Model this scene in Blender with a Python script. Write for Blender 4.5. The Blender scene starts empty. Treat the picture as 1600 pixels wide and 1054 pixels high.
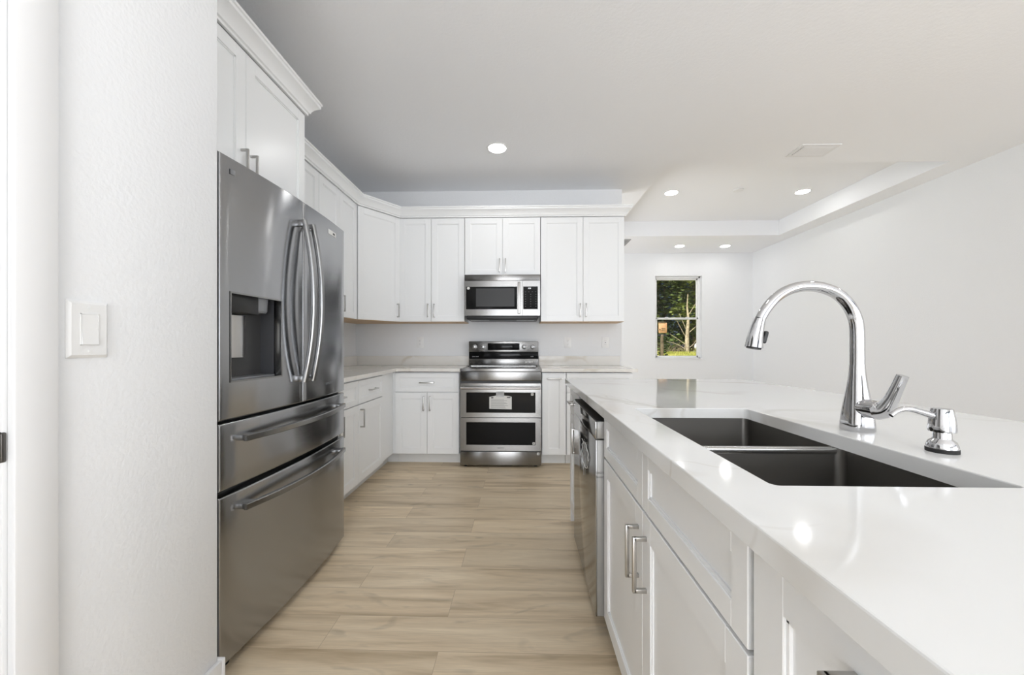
import bpy, bmesh, math, random
from mathutils import Vector, Matrix
from mathutils.geometry import delaunay_2d_cdt
random.seed(7)
R = math.radians
PI = math.pi
sc = bpy.context.scene
C = sc.collection

# ---------------------------------------------------------------- camera
CAM_H = 1.128
cam_d = bpy.data.cameras.new('camera')
cam_d.sensor_width = 36
cam_d.lens = 598.0 / 1600 * 36
cam_d.shift_y = 13.0 / 1600
cam_d.clip_start = 0.02
cam_d.clip_end = 300
cam = bpy.data.objects.new('camera', cam_d)
cam.location = (0, 0, CAM_H)
cam.rotation_euler = (R(90), 0, R(1.53))
C.objects.link(cam)
sc.camera = cam

# ---------------------------------------------------------------- exposure, world, sun, fill lamps
sc.view_settings.view_transform = 'Standard'
sc.view_settings.look = 'None'
sc.view_settings.exposure = 0.07
sc.view_settings.gamma = 1.0
sc.view_settings.use_curve_mapping = False

world = bpy.data.worlds.new('world')
sc.world = world
world.use_nodes = True
wn = world.node_tree
sky = wn.nodes.new('ShaderNodeTexSky')
sky.sky_type = 'HOSEK_WILKIE'
sky.turbidity = 4
sky.sun_direction = Vector((-0.35, -0.38, 0.86)).normalized()
bg = wn.nodes['Background']
wn.links.new(sky.outputs[0], bg.inputs[0])
bg.inputs[1].default_value = 0.6

sun_d = bpy.data.lights.new('sun', 'SUN')
sun_d.energy = 11.0
sun_d.angle = R(2)
sun_d.color = (1, 0.95, 0.86)
sun = bpy.data.objects.new('sun', sun_d)
sun.rotation_euler = Vector((0.35, 0.38, -0.86)).to_track_quat('-Z', 'Y').to_euler()
sun.location = (-8, -8, 12)
C.objects.link(sun)

def area(name, loc, target, sx, sy, power, col=(1, 1, 1)):
    d = bpy.data.lights.new(name, 'AREA')
    d.shape = 'RECTANGLE'; d.size = sx; d.size_y = sy
    d.energy = power; d.color = col
    o = bpy.data.objects.new(name, d)
    o.location = loc
    o.rotation_euler = (Vector(target) - Vector(loc)).to_track_quat('-Z', 'Y').to_euler()
    C.objects.link(o)
    return o

# added fill panels tilted up inside the room, standing in for window daylight
FILLC = (0.905, 0.935, 0.985)
area('fill_back_left', (0.2, -3.55, 1.2), (0.2, -0.7, 2.75), 2.2, 2.1, 130, FILLC)
area('fill_back_right', (2.85, -3.55, 1.2), (1.9, -0.5, 2.8), 2.4, 2.1, 30, FILLC)
area('fill_side', (3.75, -1.5, 1.2), (1.4, 0.3, 2.6), 2.6, 2.0, 52, FILLC)
area('fill_passage', (-1.45, 5.75, 1.2), (1.1, 5.75, 2.6), 2.2, 2.0, 62, FILLC)

# ---------------------------------------------------------------- materials
def new_mat(name):
    m = bpy.data.materials.new(name)
    m.use_nodes = True
    return m, m.node_tree, m.node_tree.nodes['Principled BSDF']

def mat(name, col, rough=0.5, metal=0.0, coat=0.0, ior=None, bump=None, aniso=None, spec=None):
    m, nt, b = new_mat(name)
    b.inputs['Base Color'].default_value = (*col, 1)
    b.inputs['Roughness'].default_value = rough
    b.inputs['Metallic'].default_value = metal
    if coat: b.inputs['Coat Weight'].default_value = coat
    if ior: b.inputs['IOR'].default_value = ior
    if spec is not None: b.inputs['Specular IOR Level'].default_value = spec
    if bump:
        scale, strength, dist = bump
        tc = nt.nodes.new('ShaderNodeTexCoord')
        n = nt.nodes.new('ShaderNodeTexNoise'); n.inputs['Scale'].default_value = scale
        n.inputs['Detail'].default_value = 3
        bp = nt.nodes.new('ShaderNodeBump'); bp.inputs['Strength'].default_value = strength
        bp.inputs['Distance'].default_value = dist
        nt.links.new(tc.outputs['Object'], n.inputs['Vector'])
        nt.links.new(n.outputs['Fac'], bp.inputs['Height'])
        nt.links.new(bp.outputs['Normal'], b.inputs['Normal'])
    return m

def srgb(r, g, b):
    f = lambda c: (c / 255 / 12.92) if c / 255 <= 0.04045 else ((c / 255 + 0.055) / 1.055) ** 2.4
    return (f(r), f(g), f(b))

def steel(name, col, rough, warp=0.0, vertical_spread=True, aniso=0.75, warp_scale=(1.2, 1.2, 0.35)):
    """brushed sheet steel; the grain runs horizontally"""
    m, nt, b = new_mat(name)
    b.inputs['Base Color'].default_value = (*col, 1)
    b.inputs['Metallic'].default_value = 1
    b.inputs['Roughness'].default_value = rough
    b.inputs['Anisotropic'].default_value = aniso
    b.inputs['Anisotropic Rotation'].default_value = 0.25 if vertical_spread else 0.0
    tg = nt.nodes.new('ShaderNodeTangent'); tg.direction_type = 'RADIAL'; tg.axis = 'Z'
    nt.links.new(tg.outputs[0], b.inputs['Tangent'])
    tc = nt.nodes.new('ShaderNodeTexCoord')
    mp = nt.nodes.new('ShaderNodeMapping'); mp.inputs['Scale'].default_value = (3, 3, 900)
    n = nt.nodes.new('ShaderNodeTexNoise'); n.inputs['Scale'].default_value = 1.0; n.inputs['Detail'].default_value = 2
    nt.links.new(tc.outputs['Object'], mp.inputs[0]); nt.links.new(mp.outputs[0], n.inputs['Vector'])
    mr = nt.nodes.new('ShaderNodeMapRange')
    mr.inputs['To Min'].default_value = rough * 0.8; mr.inputs['To Max'].default_value = rough * 1.25
    nt.links.new(n.outputs['Fac'], mr.inputs['Value']); nt.links.new(mr.outputs[0], b.inputs['Roughness'])
    if warp:
        mp2 = nt.nodes.new('ShaderNodeMapping'); mp2.inputs['Scale'].default_value = warp_scale
        n2 = nt.nodes.new('ShaderNodeTexNoise'); n2.inputs['Scale'].default_value = 2.2; n2.inputs['Detail'].default_value = 0
        bp = nt.nodes.new('ShaderNodeBump'); bp.inputs['Strength'].default_value = 1; bp.inputs['Distance'].default_value = warp
        nt.links.new(tc.outputs['Object'], mp2.inputs[0]); nt.links.new(mp2.outputs[0], n2.inputs['Vector'])
        nt.links.new(n2.outputs['Fac'], bp.inputs['Height']); nt.links.new(bp.outputs[0], b.inputs['Normal'])
    return m

def quartz(name, base, vein, vein_amt, scale=1.0, offset=(0, 0, 0), rot=0.0):
    m, nt, b = new_mat(name)
    L = nt.links.new
    tc = nt.nodes.new('ShaderNodeTexCoord')
    mp = nt.nodes.new('ShaderNodeMapping')
    mp.inputs['Location'].default_value = offset
    mp.inputs['Rotation'].default_value = (0, 0, rot)
    mp.inputs['Scale'].default_value = (scale, scale, scale)
    L(tc.outputs['Object'], mp.inputs[0])
    warp = nt.nodes.new('ShaderNodeTexNoise'); warp.inputs['Scale'].default_value = 1.1; warp.inputs['Detail'].default_value = 4
    L(mp.outputs[0], warp.inputs['Vector'])
    sub = nt.nodes.new('ShaderNodeVectorMath'); sub.operation = 'SUBTRACT'; sub.inputs[1].default_value = (.5, .5, .5)
    L(warp.outputs['Color'], sub.inputs[0])
    scl = nt.nodes.new('ShaderNodeVectorMath'); scl.operation = 'SCALE'; scl.inputs['Scale'].default_value = 0.85
    L(sub.outputs[0], scl.inputs[0])
    add = nt.nodes.new('ShaderNodeVectorMath'); add.operation = 'ADD'
    L(mp.outputs[0], add.inputs[0]); L(scl.outputs[0], add.inputs[1])
    def veins(sc_, w, thresh):
        v = nt.nodes.new('ShaderNodeTexVoronoi'); v.feature = 'DISTANCE_TO_EDGE'; v.inputs['Scale'].default_value = sc_
        st = nt.nodes.new('ShaderNodeMapping'); st.inputs['Scale'].default_value = (0.42, 1.3, 1.0)
        L(add.outputs[0], st.inputs[0]); L(st.outputs[0], v.inputs['Vector'])
        mr = nt.nodes.new('ShaderNodeMapRange'); mr.inputs['From Min'].default_value = 0; mr.inputs['From Max'].default_value = w
        mr.inputs['To Min'].default_value = 1; mr.inputs['To Max'].default_value = 0
        mr.interpolation_type = 'SMOOTHSTEP'
        L(v.outputs[0], mr.inputs[0])
        msk = nt.nodes.new('ShaderNodeTexNoise'); msk.inputs['Scale'].default_value = 1.7
        L(mp.outputs[0], msk.inputs['Vector'])
        m2 = nt.nodes.new('ShaderNodeMapRange'); m2.inputs['From Min'].default_value = thresh; m2.inputs['From Max'].default_value = thresh + .15
        L(msk.outputs['Fac'], m2.inputs[0])
        mu = nt.nodes.new('ShaderNodeMath'); mu.operation = 'MULTIPLY'
        L(mr.outputs[0], mu.inputs[0]); L(m2.outputs[0], mu.inputs[1])
        return mu
    a = veins(1.15, 0.05, 0.44); c = veins(2.6, 0.022, 0.52)
    mx = nt.nodes.new('ShaderNodeMath'); mx.operation = 'MAXIMUM'
    L(a.outputs[0], mx.inputs[0]); L(c.outputs[0], mx.inputs[1])
    am = nt.nodes.new('ShaderNodeMath'); am.operation = 'MULTIPLY'; am.inputs[1].default_value = vein_amt
    L(mx.outputs[0], am.inputs[0])
    mix = nt.nodes.new('ShaderNodeMixRGB')
    mix.inputs[1].default_value = (*base, 1); mix.inputs[2].default_value = (*vein, 1)
    L(am.outputs[0], mix.inputs[0]); L(mix.outputs[0], b.inputs['Base Color'])
    b.inputs['Roughness'].default_value = 0.085
    b.inputs['Specular IOR Level'].default_value = 0.28
    return m

def plank_floor():
    m, nt, b = new_mat('oak_plank_floor')
    L = nt.links.new
    tc = nt.nodes.new('ShaderNodeTexCoord')
    br = nt.nodes.new('ShaderNodeTexBrick')
    br.inputs['Scale'].default_value = 1
    br.inputs['Brick Width'].default_value = 1.22
    br.inputs['Row Height'].default_value = 0.18
    br.inputs['Mortar Size'].default_value = 0.0011
    br.inputs['Mortar Smooth'].default_value = 0.2
    br.inputs['Bias'].default_value = 0
    br.offset = 0.37; br.offset_frequency = 2; br.squash = 1
    br.inputs['Color1'].default_value = (0, 0, 0, 1); br.inputs['Color2'].default_value = (1, 1, 1, 1)
    br.inputs['Mortar'].default_value = (0.5, 0.5, 0.5, 1)
    mp0 = nt.nodes.new('ShaderNodeMapping'); mp0.inputs['Location'].default_value = (0.31, 0.035, 0)
    L(tc.outputs['Object'], mp0.inputs[0]); L(mp0.outputs[0], br.inputs['Vector'])
    # every plank takes its own piece of grain
    off = nt.nodes.new('ShaderNodeVectorMath'); off.operation = 'SCALE'; off.inputs['Scale'].default_value = 37.0
    L(br.outputs['Color'], off.inputs[0])
    add = nt.nodes.new('ShaderNodeVectorMath'); add.operation = 'ADD'
    L(tc.outputs['Object'], add.inputs[0]); L(off.outputs[0], add.inputs[1])
    def grain(scale, vec, detail, dist):
        mp = nt.nodes.new('ShaderNodeMapping'); mp.inputs['Scale'].default_value = vec
        n = nt.nodes.new('ShaderNodeTexNoise'); n.inputs['Scale'].default_value = scale
        n.inputs['Detail'].default_value = detail; n.inputs['Distortion'].default_value = dist
        L(add.outputs[0], mp.inputs[0]); L(mp.outputs[0], n.inputs['Vector'])
        return n
    g1 = grain(2.3, (0.5, 5.4, 1), 5, 1.0)
    g2 = grain(22, (0.5, 14, 1), 4, 0.2)
    g3 = grain(3.4, (1.0, 3.2, 1), 2, 1.6)
    r1 = nt.nodes.new('ShaderNodeValToRGB')
    e = r1.color_ramp.elements
    e[0].position = 0.27; e[0].color = (*srgb(184, 162, 130), 1)
    e[1].position = 0.74; e[1].color = (*srgb(238, 221, 192), 1)
    x = r1.color_ramp.elements.new(0.45); x.color = (*srgb(219, 199, 168), 1)
    L(g1.outputs['Fac'], r1.inputs[0])
    mr = nt.nodes.new('ShaderNodeMapRange'); mr.inputs['From Min'].default_value = .3; mr.inputs['From Max'].default_value = .7
    mr.inputs['To Min'].default_value = 0.90; mr.inputs['To Max'].default_value = 1.05
    L(g2.outputs['Fac'], mr.inputs[0])
    m1 = nt.nodes.new('ShaderNodeMixRGB'); m1.blend_type = 'MULTIPLY'; m1.inputs[0].default_value = 1
    L(r1.outputs[0], m1.inputs[1]); L(mr.outputs[0], m1.inputs[2])
    # knots and darker cathedrals
    mk = nt.nodes.new('ShaderNodeMapRange'); mk.inputs['From Min'].default_value = .60; mk.inputs['From Max'].default_value = .76
    mk.inputs['To Min'].default_value = 1.0; mk.inputs['To Max'].default_value = 0.78
    L(g3.outputs['Fac'], mk.inputs[0])
    m2 = nt.nodes.new('ShaderNodeMixRGB'); m2.blend_type = 'MULTIPLY'; m2.inputs[0].default_value = 1
    L(m1.outputs[0], m2.inputs[1]); L(mk.outputs[0], m2.inputs[2])
    # plank-to-plank tone
    sp = nt.nodes.new('ShaderNodeSeparateColor'); L(br.outputs['Color'], sp.inputs[0])
    mt = nt.nodes.new('ShaderNodeMapRange'); mt.inputs['To Min'].default_value = 0.91; mt.inputs['To Max'].default_value = 1.06
    L(sp.outputs[0], mt.inputs[0])
    m3 = nt.nodes.new('ShaderNodeMixRGB'); m3.blend_type = 'MULTIPLY'; m3.inputs[0].default_value = 1
    L(m2.outputs[0], m3.inputs[1]); L(mt.outputs[0], m3.inputs[2])
    m4 = nt.nodes.new('ShaderNodeMixRGB'); m4.inputs[2].default_value = (*srgb(140, 116, 92), 1)
    seam = nt.nodes.new('ShaderNodeMath'); seam.operation = 'MULTIPLY'; seam.inputs[1].default_value = 0.55
    L(br.outputs['Fac'], seam.inputs[0]); L(seam.outputs[0], m4.inputs[0]); L(m3.outputs[0], m4.inputs[1])
    L(m4.outputs[0], b.inputs['Base Color'])
    b.inputs['Roughness'].default_value = 0.42
    bp = nt.nodes.new('ShaderNodeBump'); bp.inputs['Strength'].default_value = 0.25; bp.inputs['Distance'].default_value = 0.002
    inv = nt.nodes.new('ShaderNodeMath'); inv.operation = 'SUBTRACT'; inv.inputs[0].default_value = 1
    L(br.outputs['Fac'], inv.inputs[1]); L(inv.outputs[0], bp.inputs['Height']); L(bp.outputs[0], b.inputs['Normal'])
    return m

M = {}
M['wall'] = mat('textured_white_wall', srgb(234, 235, 236), 0.85, bump=(85, 0.35, 0.004))
M['ceiling'] = mat('ceiling_paint', srgb(243, 244, 246), 0.9, bump=(60, 0.3, 0.004))
M['trim'] = mat('white_trim_paint', srgb(232, 232, 232), 0.35)
M['cab'] = mat('white_cabinet_paint', srgb(242, 243, 243), 0.28)
M['toe'] = mat('toe_kick_paint', srgb(228, 228, 226), 0.4)
M['maple'] = mat('maple_underside', srgb(214, 182, 142), 0.5)
M['floor'] = plank_floor()
M['quartz'] = quartz('white_quartz', srgb(233, 233, 231), srgb(196, 190, 180), 0.55, 0.9, (3.1, 1.3, 0), 0.5)
M['quartz_back'] = quartz('warm_veined_quartz', srgb(232, 229, 223), srgb(196, 184, 162), 0.5, 1.6, (0.4, 2.0, 0.3), 0.2)
M['fridge'] = steel('dark_stainless_sheet', (0.365, 0.37, 0.38), 0.18, warp=0.018, aniso=0.93)
M['fridge_side'] = mat('grey_fridge_case', srgb(70, 70, 70), 0.45, 0.3)
M['handle_steel'] = mat('handle_steel', (0.30, 0.30, 0.298), 0.26, 1.0)
M['steel'] = steel('appliance_stainless', (0.28, 0.277, 0.27), 0.24, warp=0.005, aniso=0.92)
M['dw'] = steel('dishwasher_stainless', (0.33, 0.33, 0.325), 0.12, warp=0.001, aniso=0.4)
M['sink'] = steel('sink_steel', (0.21, 0.20, 0.185), 0.40, aniso=0.4)
M['sink_rim'] = mat('sink_rim_steel', (0.75, 0.75, 0.74), 0.25, 1.0)
M['nickel'] = mat('brushed_nickel', (0.50, 0.49, 0.475), 0.28, 1.0)
M['chrome'] = mat('chrome', (0.58, 0.58, 0.59), 0.05, 1.0)
M['black'] = mat('black_plastic', (0.012, 0.012, 0.012), 0.4)
M['black_glass'] = mat('black_glass', (0.008, 0.008, 0.008), 0.06, spec=0.12)
M['cooktop'] = mat('glass_cooktop', (0.02, 0.02, 0.02), 0.07, spec=1.0, coat=0.5)
M['darkgrey'] = mat('dark_grey_plastic', srgb(66, 67, 70), 0.35)
M['edge_grey'] = mat('grey_metal_edge', srgb(158, 157, 154), 0.4, 0.3)
M['grey'] = mat('grey_plastic', srgb(120, 122, 125), 0.35)
M['plate'] = mat('white_plastic', srgb(236, 236, 235), 0.3)
M['slot'] = mat('socket_slot', srgb(90, 90, 90), 0.5)
M['paper'] = mat('paper_label', srgb(225, 225, 222), 0.6)
M['ink'] = mat('label_ink', srgb(60, 60, 60), 0.6)
M['pale_ink'] = mat('pale_ink', srgb(200, 200, 200), 0.5)
M['gasket'] = mat('black_rubber', (0.01, 0.01, 0.01), 0.6)
M['vinyl'] = mat('white_window_vinyl', srgb(242, 242, 240), 0.35)
M['strike'] = mat('aged_bronze', srgb(96, 93, 90), 0.38, 1.0)
M['ventgrey'] = mat('return_grille_grey', srgb(150, 150, 150), 0.5)

def lamp_mat(name, strength, col=(1, 0.985, 0.96)):
    m, nt, b = new_mat(name)
    b.inputs['Base Color'].default_value = (1, 1, 1, 1)
    b.inputs['Emission Color'].default_value = (*col, 1)
    b.inputs['Emission Strength'].default_value = strength
    return m
M['lens'] = lamp_mat('lit_lens', 32)
M['display'] = lamp_mat('clock_digits', 1.2, (0.85, 0.92, 1))

def glass_mat():
    m, nt, b = new_mat('window_glass')
    nt.nodes.remove(b)
    out = nt.nodes['Material Output']
    tr = nt.nodes.new('ShaderNodeBsdfTransparent'); tr.inputs[0].default_value = (0.96, 0.97, 0.97, 1)
    gl = nt.nodes.new('ShaderNodeBsdfGlossy'); gl.inputs['Roughness'].default_value = 0.02
    fr = nt.nodes.new('ShaderNodeFresnel'); fr.inputs[0].default_value = 1.3
    mx = nt.nodes.new('ShaderNodeMixShader')
    nt.links.new(fr.outputs[0], mx.inputs[0]); nt.links.new(tr.outputs[0], mx.inputs[1]); nt.links.new(gl.outputs[0], mx.inputs[2])
    nt.links.new(mx.outputs[0], out.inputs[0])
    return m
M['glass'] = glass_mat()
def film_mat():
    m, nt, b = new_mat('clear_plastic_film')
    b.inputs['Base Color'].default_value = (0.85, 0.87, 0.88, 1)
    b.inputs['Roughness'].default_value = 0.15
    b.inputs['Alpha'].default_value = 0.35
    return m
M['film'] = film_mat()

def noise_mat(name, c1, c2, scale, rough=0.9, stretch=(1, 1, 1)):
    m, nt, b = new_mat(name)
    tc = nt.nodes.new('ShaderNodeTexCoord'); mp = nt.nodes.new('ShaderNodeMapping'); mp.inputs['Scale'].default_value = stretch
    n = nt.nodes.new('ShaderNodeTexNoise'); n.inputs['Scale'].default_value = scale; n.inputs['Detail'].default_value = 4
    cr = nt.nodes.new('ShaderNodeValToRGB')
    cr.color_ramp.elements[0].position = .35; cr.color_ramp.elements[0].color = (*c1, 1)
    cr.color_ramp.elements[1].position = .68; cr.color_ramp.elements[1].color = (*c2, 1)
    nt.links.new(tc.outputs['Object'], mp.inputs[0]); nt.links.new(mp.outputs[0], n.inputs['Vector'])
    nt.links.new(n.outputs['Fac'], cr.inputs[0]); nt.links.new(cr.outputs[0], b.inputs['Base Color'])
    b.inputs['Roughness'].default_value = rough
    b.inputs['Specular IOR Level'].default_value = 0.1
    return m
M['lawn'] = noise_mat('lawn', srgb(120, 128, 62), srgb(190, 185, 110), 0.8)
M['grass'] = noise_mat('tall_grass', srgb(120, 130, 50), srgb(196, 190, 112), 1.1)
M['leaf_a'] = noise_mat('leaves_mid_green', srgb(70, 84, 42), srgb(132, 142, 78), 0.9)
M['leaf_b'] = noise_mat('leaves_dark_green', srgb(48, 62, 36), srgb(100, 116, 64), 0.9)
M['bark'] = noise_mat('bark', srgb(82, 72, 60), srgb(130, 118, 100), 5)
M['deadwood'] = noise_mat('pale_dead_wood', srgb(140, 128, 110), srgb(196, 184, 160), 6)
M['board'] = noise_mat('orange_board', srgb(186, 142, 108), srgb(212, 172, 138), 3)
M['board_dark'] = mat('dark_board_edge', srgb(28, 30, 44), 0.6)

# ---------------------------------------------------------------- helpers
def box(bm, lo, hi, bev=0.0, seg=2):
    t = bmesh.new()
    bmesh.ops.create_cube(t, size=1)
    lo, hi = Vector(lo), Vector(hi)
    c = (lo + hi) / 2; s = hi - lo
    for v in t.verts: v.co = Vector((v.co.x * s.x + c.x, v.co.y * s.y + c.y, v.co.z * s.z + c.z))
    if bev:
        bmesh.ops.bevel(t, geom=list(t.edges), offset=min(bev, min(s) * 0.45), segments=seg, profile=0.5, affect='EDGES')
    join(bm, t)

def join(bm, t, mtx=None):
    if mtx: bmesh.ops.transform(t, matrix=mtx, verts=t.verts)
    me = bpy.data.meshes.new('tmp'); t.to_mesh(me); t.free()
    bm.from_mesh(me); bpy.data.meshes.remove(me)

def cyl(bm, p0, p1, r0, r1=None, n=24, bev=0.0):
    r1 = r0 if r1 is None else r1
    p0, p1 = Vector(p0), Vector(p1)
    t = bmesh.new()
    d = p1 - p0
    bmesh.ops.create_cone(t, cap_ends=True, segments=n, radius1=r0, radius2=r1, depth=d.length)
    if bev:
        es = [e for e in t.edges if abs(e.verts[0].co.z - e.verts[1].co.z) < 1e-6]
        bmesh.ops.bevel(t, geom=es, offset=bev, segments=2, profile=0.5, affect='EDGES')
    join(bm, t, Matrix.Translation((p0 + p1) / 2) @ d.to_track_quat('Z', 'Y').to_matrix().to_4x4())

def lathe(bm, prof, c=(0, 0, 0), n=40):
    c = Vector(c); rings = []
    for r, z in prof:
        rings.append([bm.verts.new(c + Vector((r * math.cos(2 * PI * k / n), r * math.sin(2 * PI * k / n), z))) for k in range(n)])
    for a, b in zip(rings, rings[1:]):
        for k in range(n):
            bm.faces.new((a[k], a[(k + 1) % n], b[(k + 1) % n], b[k]))
    bm.faces.new(list(reversed(rings[0]))); bm.faces.new(rings[-1])

def loft(bm, rings):
    vs = [[bm.verts.new(p) for p in r] for r in rings]
    n = len(vs[0])
    for a, b in zip(vs, vs[1:]):
        for k in range(n):
            bm.faces.new((a[k], a[(k + 1) % n], b[(k + 1) % n], b[k]))
    bm.faces.new(list(reversed(vs[0]))); bm.faces.new(vs[-1])

def catmull(pts, m=6):
    P = [Vector(p) for p in pts]
    P = [P[0] * 2 - P[1]] + P + [P[-1] * 2 - P[-2]]
    out = []
    for i in range(1, len(P) - 2):
        for k in range(m):
            t = k / m
            a, b, c, d = P[i - 1], P[i], P[i + 1], P[i + 2]
            out.append(0.5 * ((2 * b) + (c - a) * t + (2 * a - 5 * b + 4 * c - d) * t * t + (3 * b - a - 3 * c + d) * t ** 3))
    out.append(P[-2].copy())
    return out

def tube(bm, pts, radii, n=20, up=(0, 1, 0), sx=1.0, sq=2.0, m=6):
    """swept tube; radii per control point; sx flattens along the up vector; sq = superellipse power"""
    path = catmull(pts, m)
    rr = catmull([(r, 0, 0) for r in radii], m)
    rings = []
    up = Vector(up)
    for i, p in enumerate(path):
        d = (path[min(i + 1, len(path) - 1)] - path[max(i - 1, 0)]).normalized()
        s = d.cross(up).normalized(); u = s.cross(d).normalized()
        r = rr[i].x; ring = []
        for k in range(n):
            a = 2 * PI * k / n
            ca, sa = math.cos(a), math.sin(a)
            e = 2.0 / sq
            x = math.copysign(abs(ca) ** e, ca) * r; y = math.copysign(abs(sa) ** e, sa) * r * sx
            ring.append(p + s * x + u * y)
        rings.append(ring)
    loft(bm, rings)

def plate_with_holes(bm, outer, holes, z0, z1):
    """prism over a polygon with holes"""
    pts, edges = [], []
    for loop in [outer] + holes:
        s = len(pts); pts += [Vector((p[0], p[1])) for p in loop]
        edges += [(s + i, s + (i + 1) % len(loop)) for i in range(len(loop))]
    res = delaunay_2d_cdt(pts, edges, [], 0, 1e-6)
    V, F = res[0], res[2]
    def inside(p, poly):
        c = False; j = len(poly) - 1
        for i in range(len(poly)):
            xi, yi = poly[i][:2]; xj, yj = poly[j][:2]
            if (yi > p[1]) != (yj > p[1]) and p[0] < (xj - xi) * (p[1] - yi) / (yj - yi) + xi: c = not c
            j = i
        return c
    top = [bm.verts.new((v.x, v.y, z1)) for v in V]; bot = [bm.verts.new((v.x, v.y, z0)) for v in V]
    for f in F:
        c = sum((V[i] for i in f), Vector((0, 0))) / len(f)
        if not inside(c, outer) or any(inside(c, h) for h in holes): continue
        f = list(f)
        a = (V[f[1]] - V[f[0]]).cross(V[f[2]] - V[f[0]])
        if a < 0: f.reverse()
        bm.faces.new([top[i] for i in f]); bm.faces.new([bot[i] for i in reversed(f)])
    ti = {v: i for i, v in enumerate(top)}
    for e in list(bm.edges):
        if len(e.link_faces) == 1 and e.verts[0] in ti and e.verts[1] in ti:
            l = e.link_loops[0]
            a, b = l.vert, l.link_loop_next.vert
            bm.faces.new((b, a, bot[ti[a]], bot[ti[b]]))
    for v in [v for v in bm.verts if not v.link_faces]: bm.verts.remove(v)
    bmesh.ops.dissolve_limit(bm, angle_limit=0.01, verts=bm.verts, edges=bm.edges)

def rrect(x0, y0, x1, y1, r, n=5):
    out = []
    for cx, cy, a0 in ((x1 - r, y1 - r, 0), (x0 + r, y1 - r, 90), (x0 + r, y0 + r, 180), (x1 - r, y0 + r, 270)):
        for k in range(n + 1):
            a = R(a0 + 90 * k / n); out.append((cx + r * math.cos(a), cy + r * math.sin(a)))
    return out

def obj(name, bm, m, parent=None, smooth=25, recalc=True):
    if recalc: bmesh.ops.recalc_face_normals(bm, faces=bm.faces)
    me = bpy.data.meshes.new(name)
    bm.to_mesh(me); bm.free()
    if smooth:
        me.shade_smooth(); me.set_sharp_from_angle(angle=R(smooth))
    ms = m if isinstance(m, (list, tuple)) else [m]
    for x in ms: me.materials.append(M[x] if isinstance(x, str) else x)
    o = bpy.data.objects.new(name, me); C.objects.link(o)
    if parent: o.parent = parent
    return o

def bx(name, lo, hi, m, parent=None, bev=0.0, seg=2):
    bm = bmesh.new(); box(bm, lo, hi, bev, seg)
    return obj(name, bm, m, parent)

def tag(o, label, cat, group=None):
    o['label'] = label; o['category'] = cat
    if group: o['group'] = group
    return o

def thing(name, label, cat, loc=(0, 0, 0), rotz=0, group=None):
    o = bpy.data.objects.new(name, None); o.empty_display_size = 0.05
    C.objects.link(o); o.location = loc; o.rotation_euler = (0, 0, R(rotz))
    return tag(o, label, cat, group)

def struct(o):
    o['kind'] = 'structure'; return o

def text(name, s, size, m, parent, mtx, align='CENTER'):
    cu = bpy.data.curves.new(name, 'FONT'); cu.body = s; cu.size = size
    cu.align_x = align; cu.align_y = 'CENTER'; cu.extrude = 0.0002
    cu.materials.append(M[m])
    tmp = bpy.data.objects.new(name, cu); C.objects.link(tmp)
    bpy.context.view_layer.update()
    me = bpy.data.meshes.new_from_object(tmp, depsgraph=bpy.context.evaluated_depsgraph_get())
    me.name = name; bpy.data.objects.remove(tmp); bpy.data.curves.remove(cu)
    o = bpy.data.objects.new(name, me); C.objects.link(o); o.parent = parent
    o.matrix_local = mtx
    return o

def dup(root, loc, rotz=None, label=None):
    r = root.copy(); C.objects.link(r); r.location = loc
    if rotz is not None: r.rotation_euler = (0, 0, R(rotz))
    if label: r['label'] = label
    for ch in [h for h in root.children if h.type != 'LIGHT']:
        c = ch.copy(); C.objects.link(c); c.parent = r
        for g in ch.children:
            d = g.copy(); C.objects.link(d); d.parent = c
    return r

FRONT = Matrix.Rotation(R(90), 4, 'X')       # text standing upright, read from local -y

# ---------------------------------------------------------------- room shell
CEIL, TRAY = 2.84, 3.07
XL, XR, YB, YF = -1.855, 4.235, -4.05, 7.15
KW, KX = 4.22, 1.09                          # kitchen back wall plane and its free end
struct(bx('floor', (XL - .12, YB - .12, -0.12), (XR + .12, YF + .2, 0), 'floor'))
bm = bmesh.new()
plate_with_holes(bm, [(XL - .12, YB - .12), (XR + .12, YB - .12), (XR + .12, YF + .2), (XL - .12, YF + .2)],
                 [[(1.37, 3.66), (3.97, 3.66), (3.97, 6.03), (1.37, 6.03)]], CEIL, TRAY)
box(bm, (1.2, 3.5, TRAY), (4.1, 6.2, TRAY + 0.06))
struct(obj('ceiling', bm, 'ceiling', smooth=0))

def wall_holes(name, axis, at, thick, a0, a1, z0, z1, holes, m='wall'):
    """wall on plane axis=at extending by thick; holes are (a0, a1, z0, z1)"""
    bm = bmesh.new()
    plate_with_holes(bm, [(a0, z0), (a1, z0), (a1, z1), (a0, z1)],
                     [[(h[0], h[2]), (h[1], h[2]), (h[1], h[3]), (h[0], h[3])] for h in holes], 0, thick)
    for v in bm.verts:
        a, z, t = v.co
        v.co = Vector((at + t, a, z)) if axis == 'x' else Vector((a, at + t, z))
    return struct(obj(name, bm, m, smooth=0))

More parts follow.
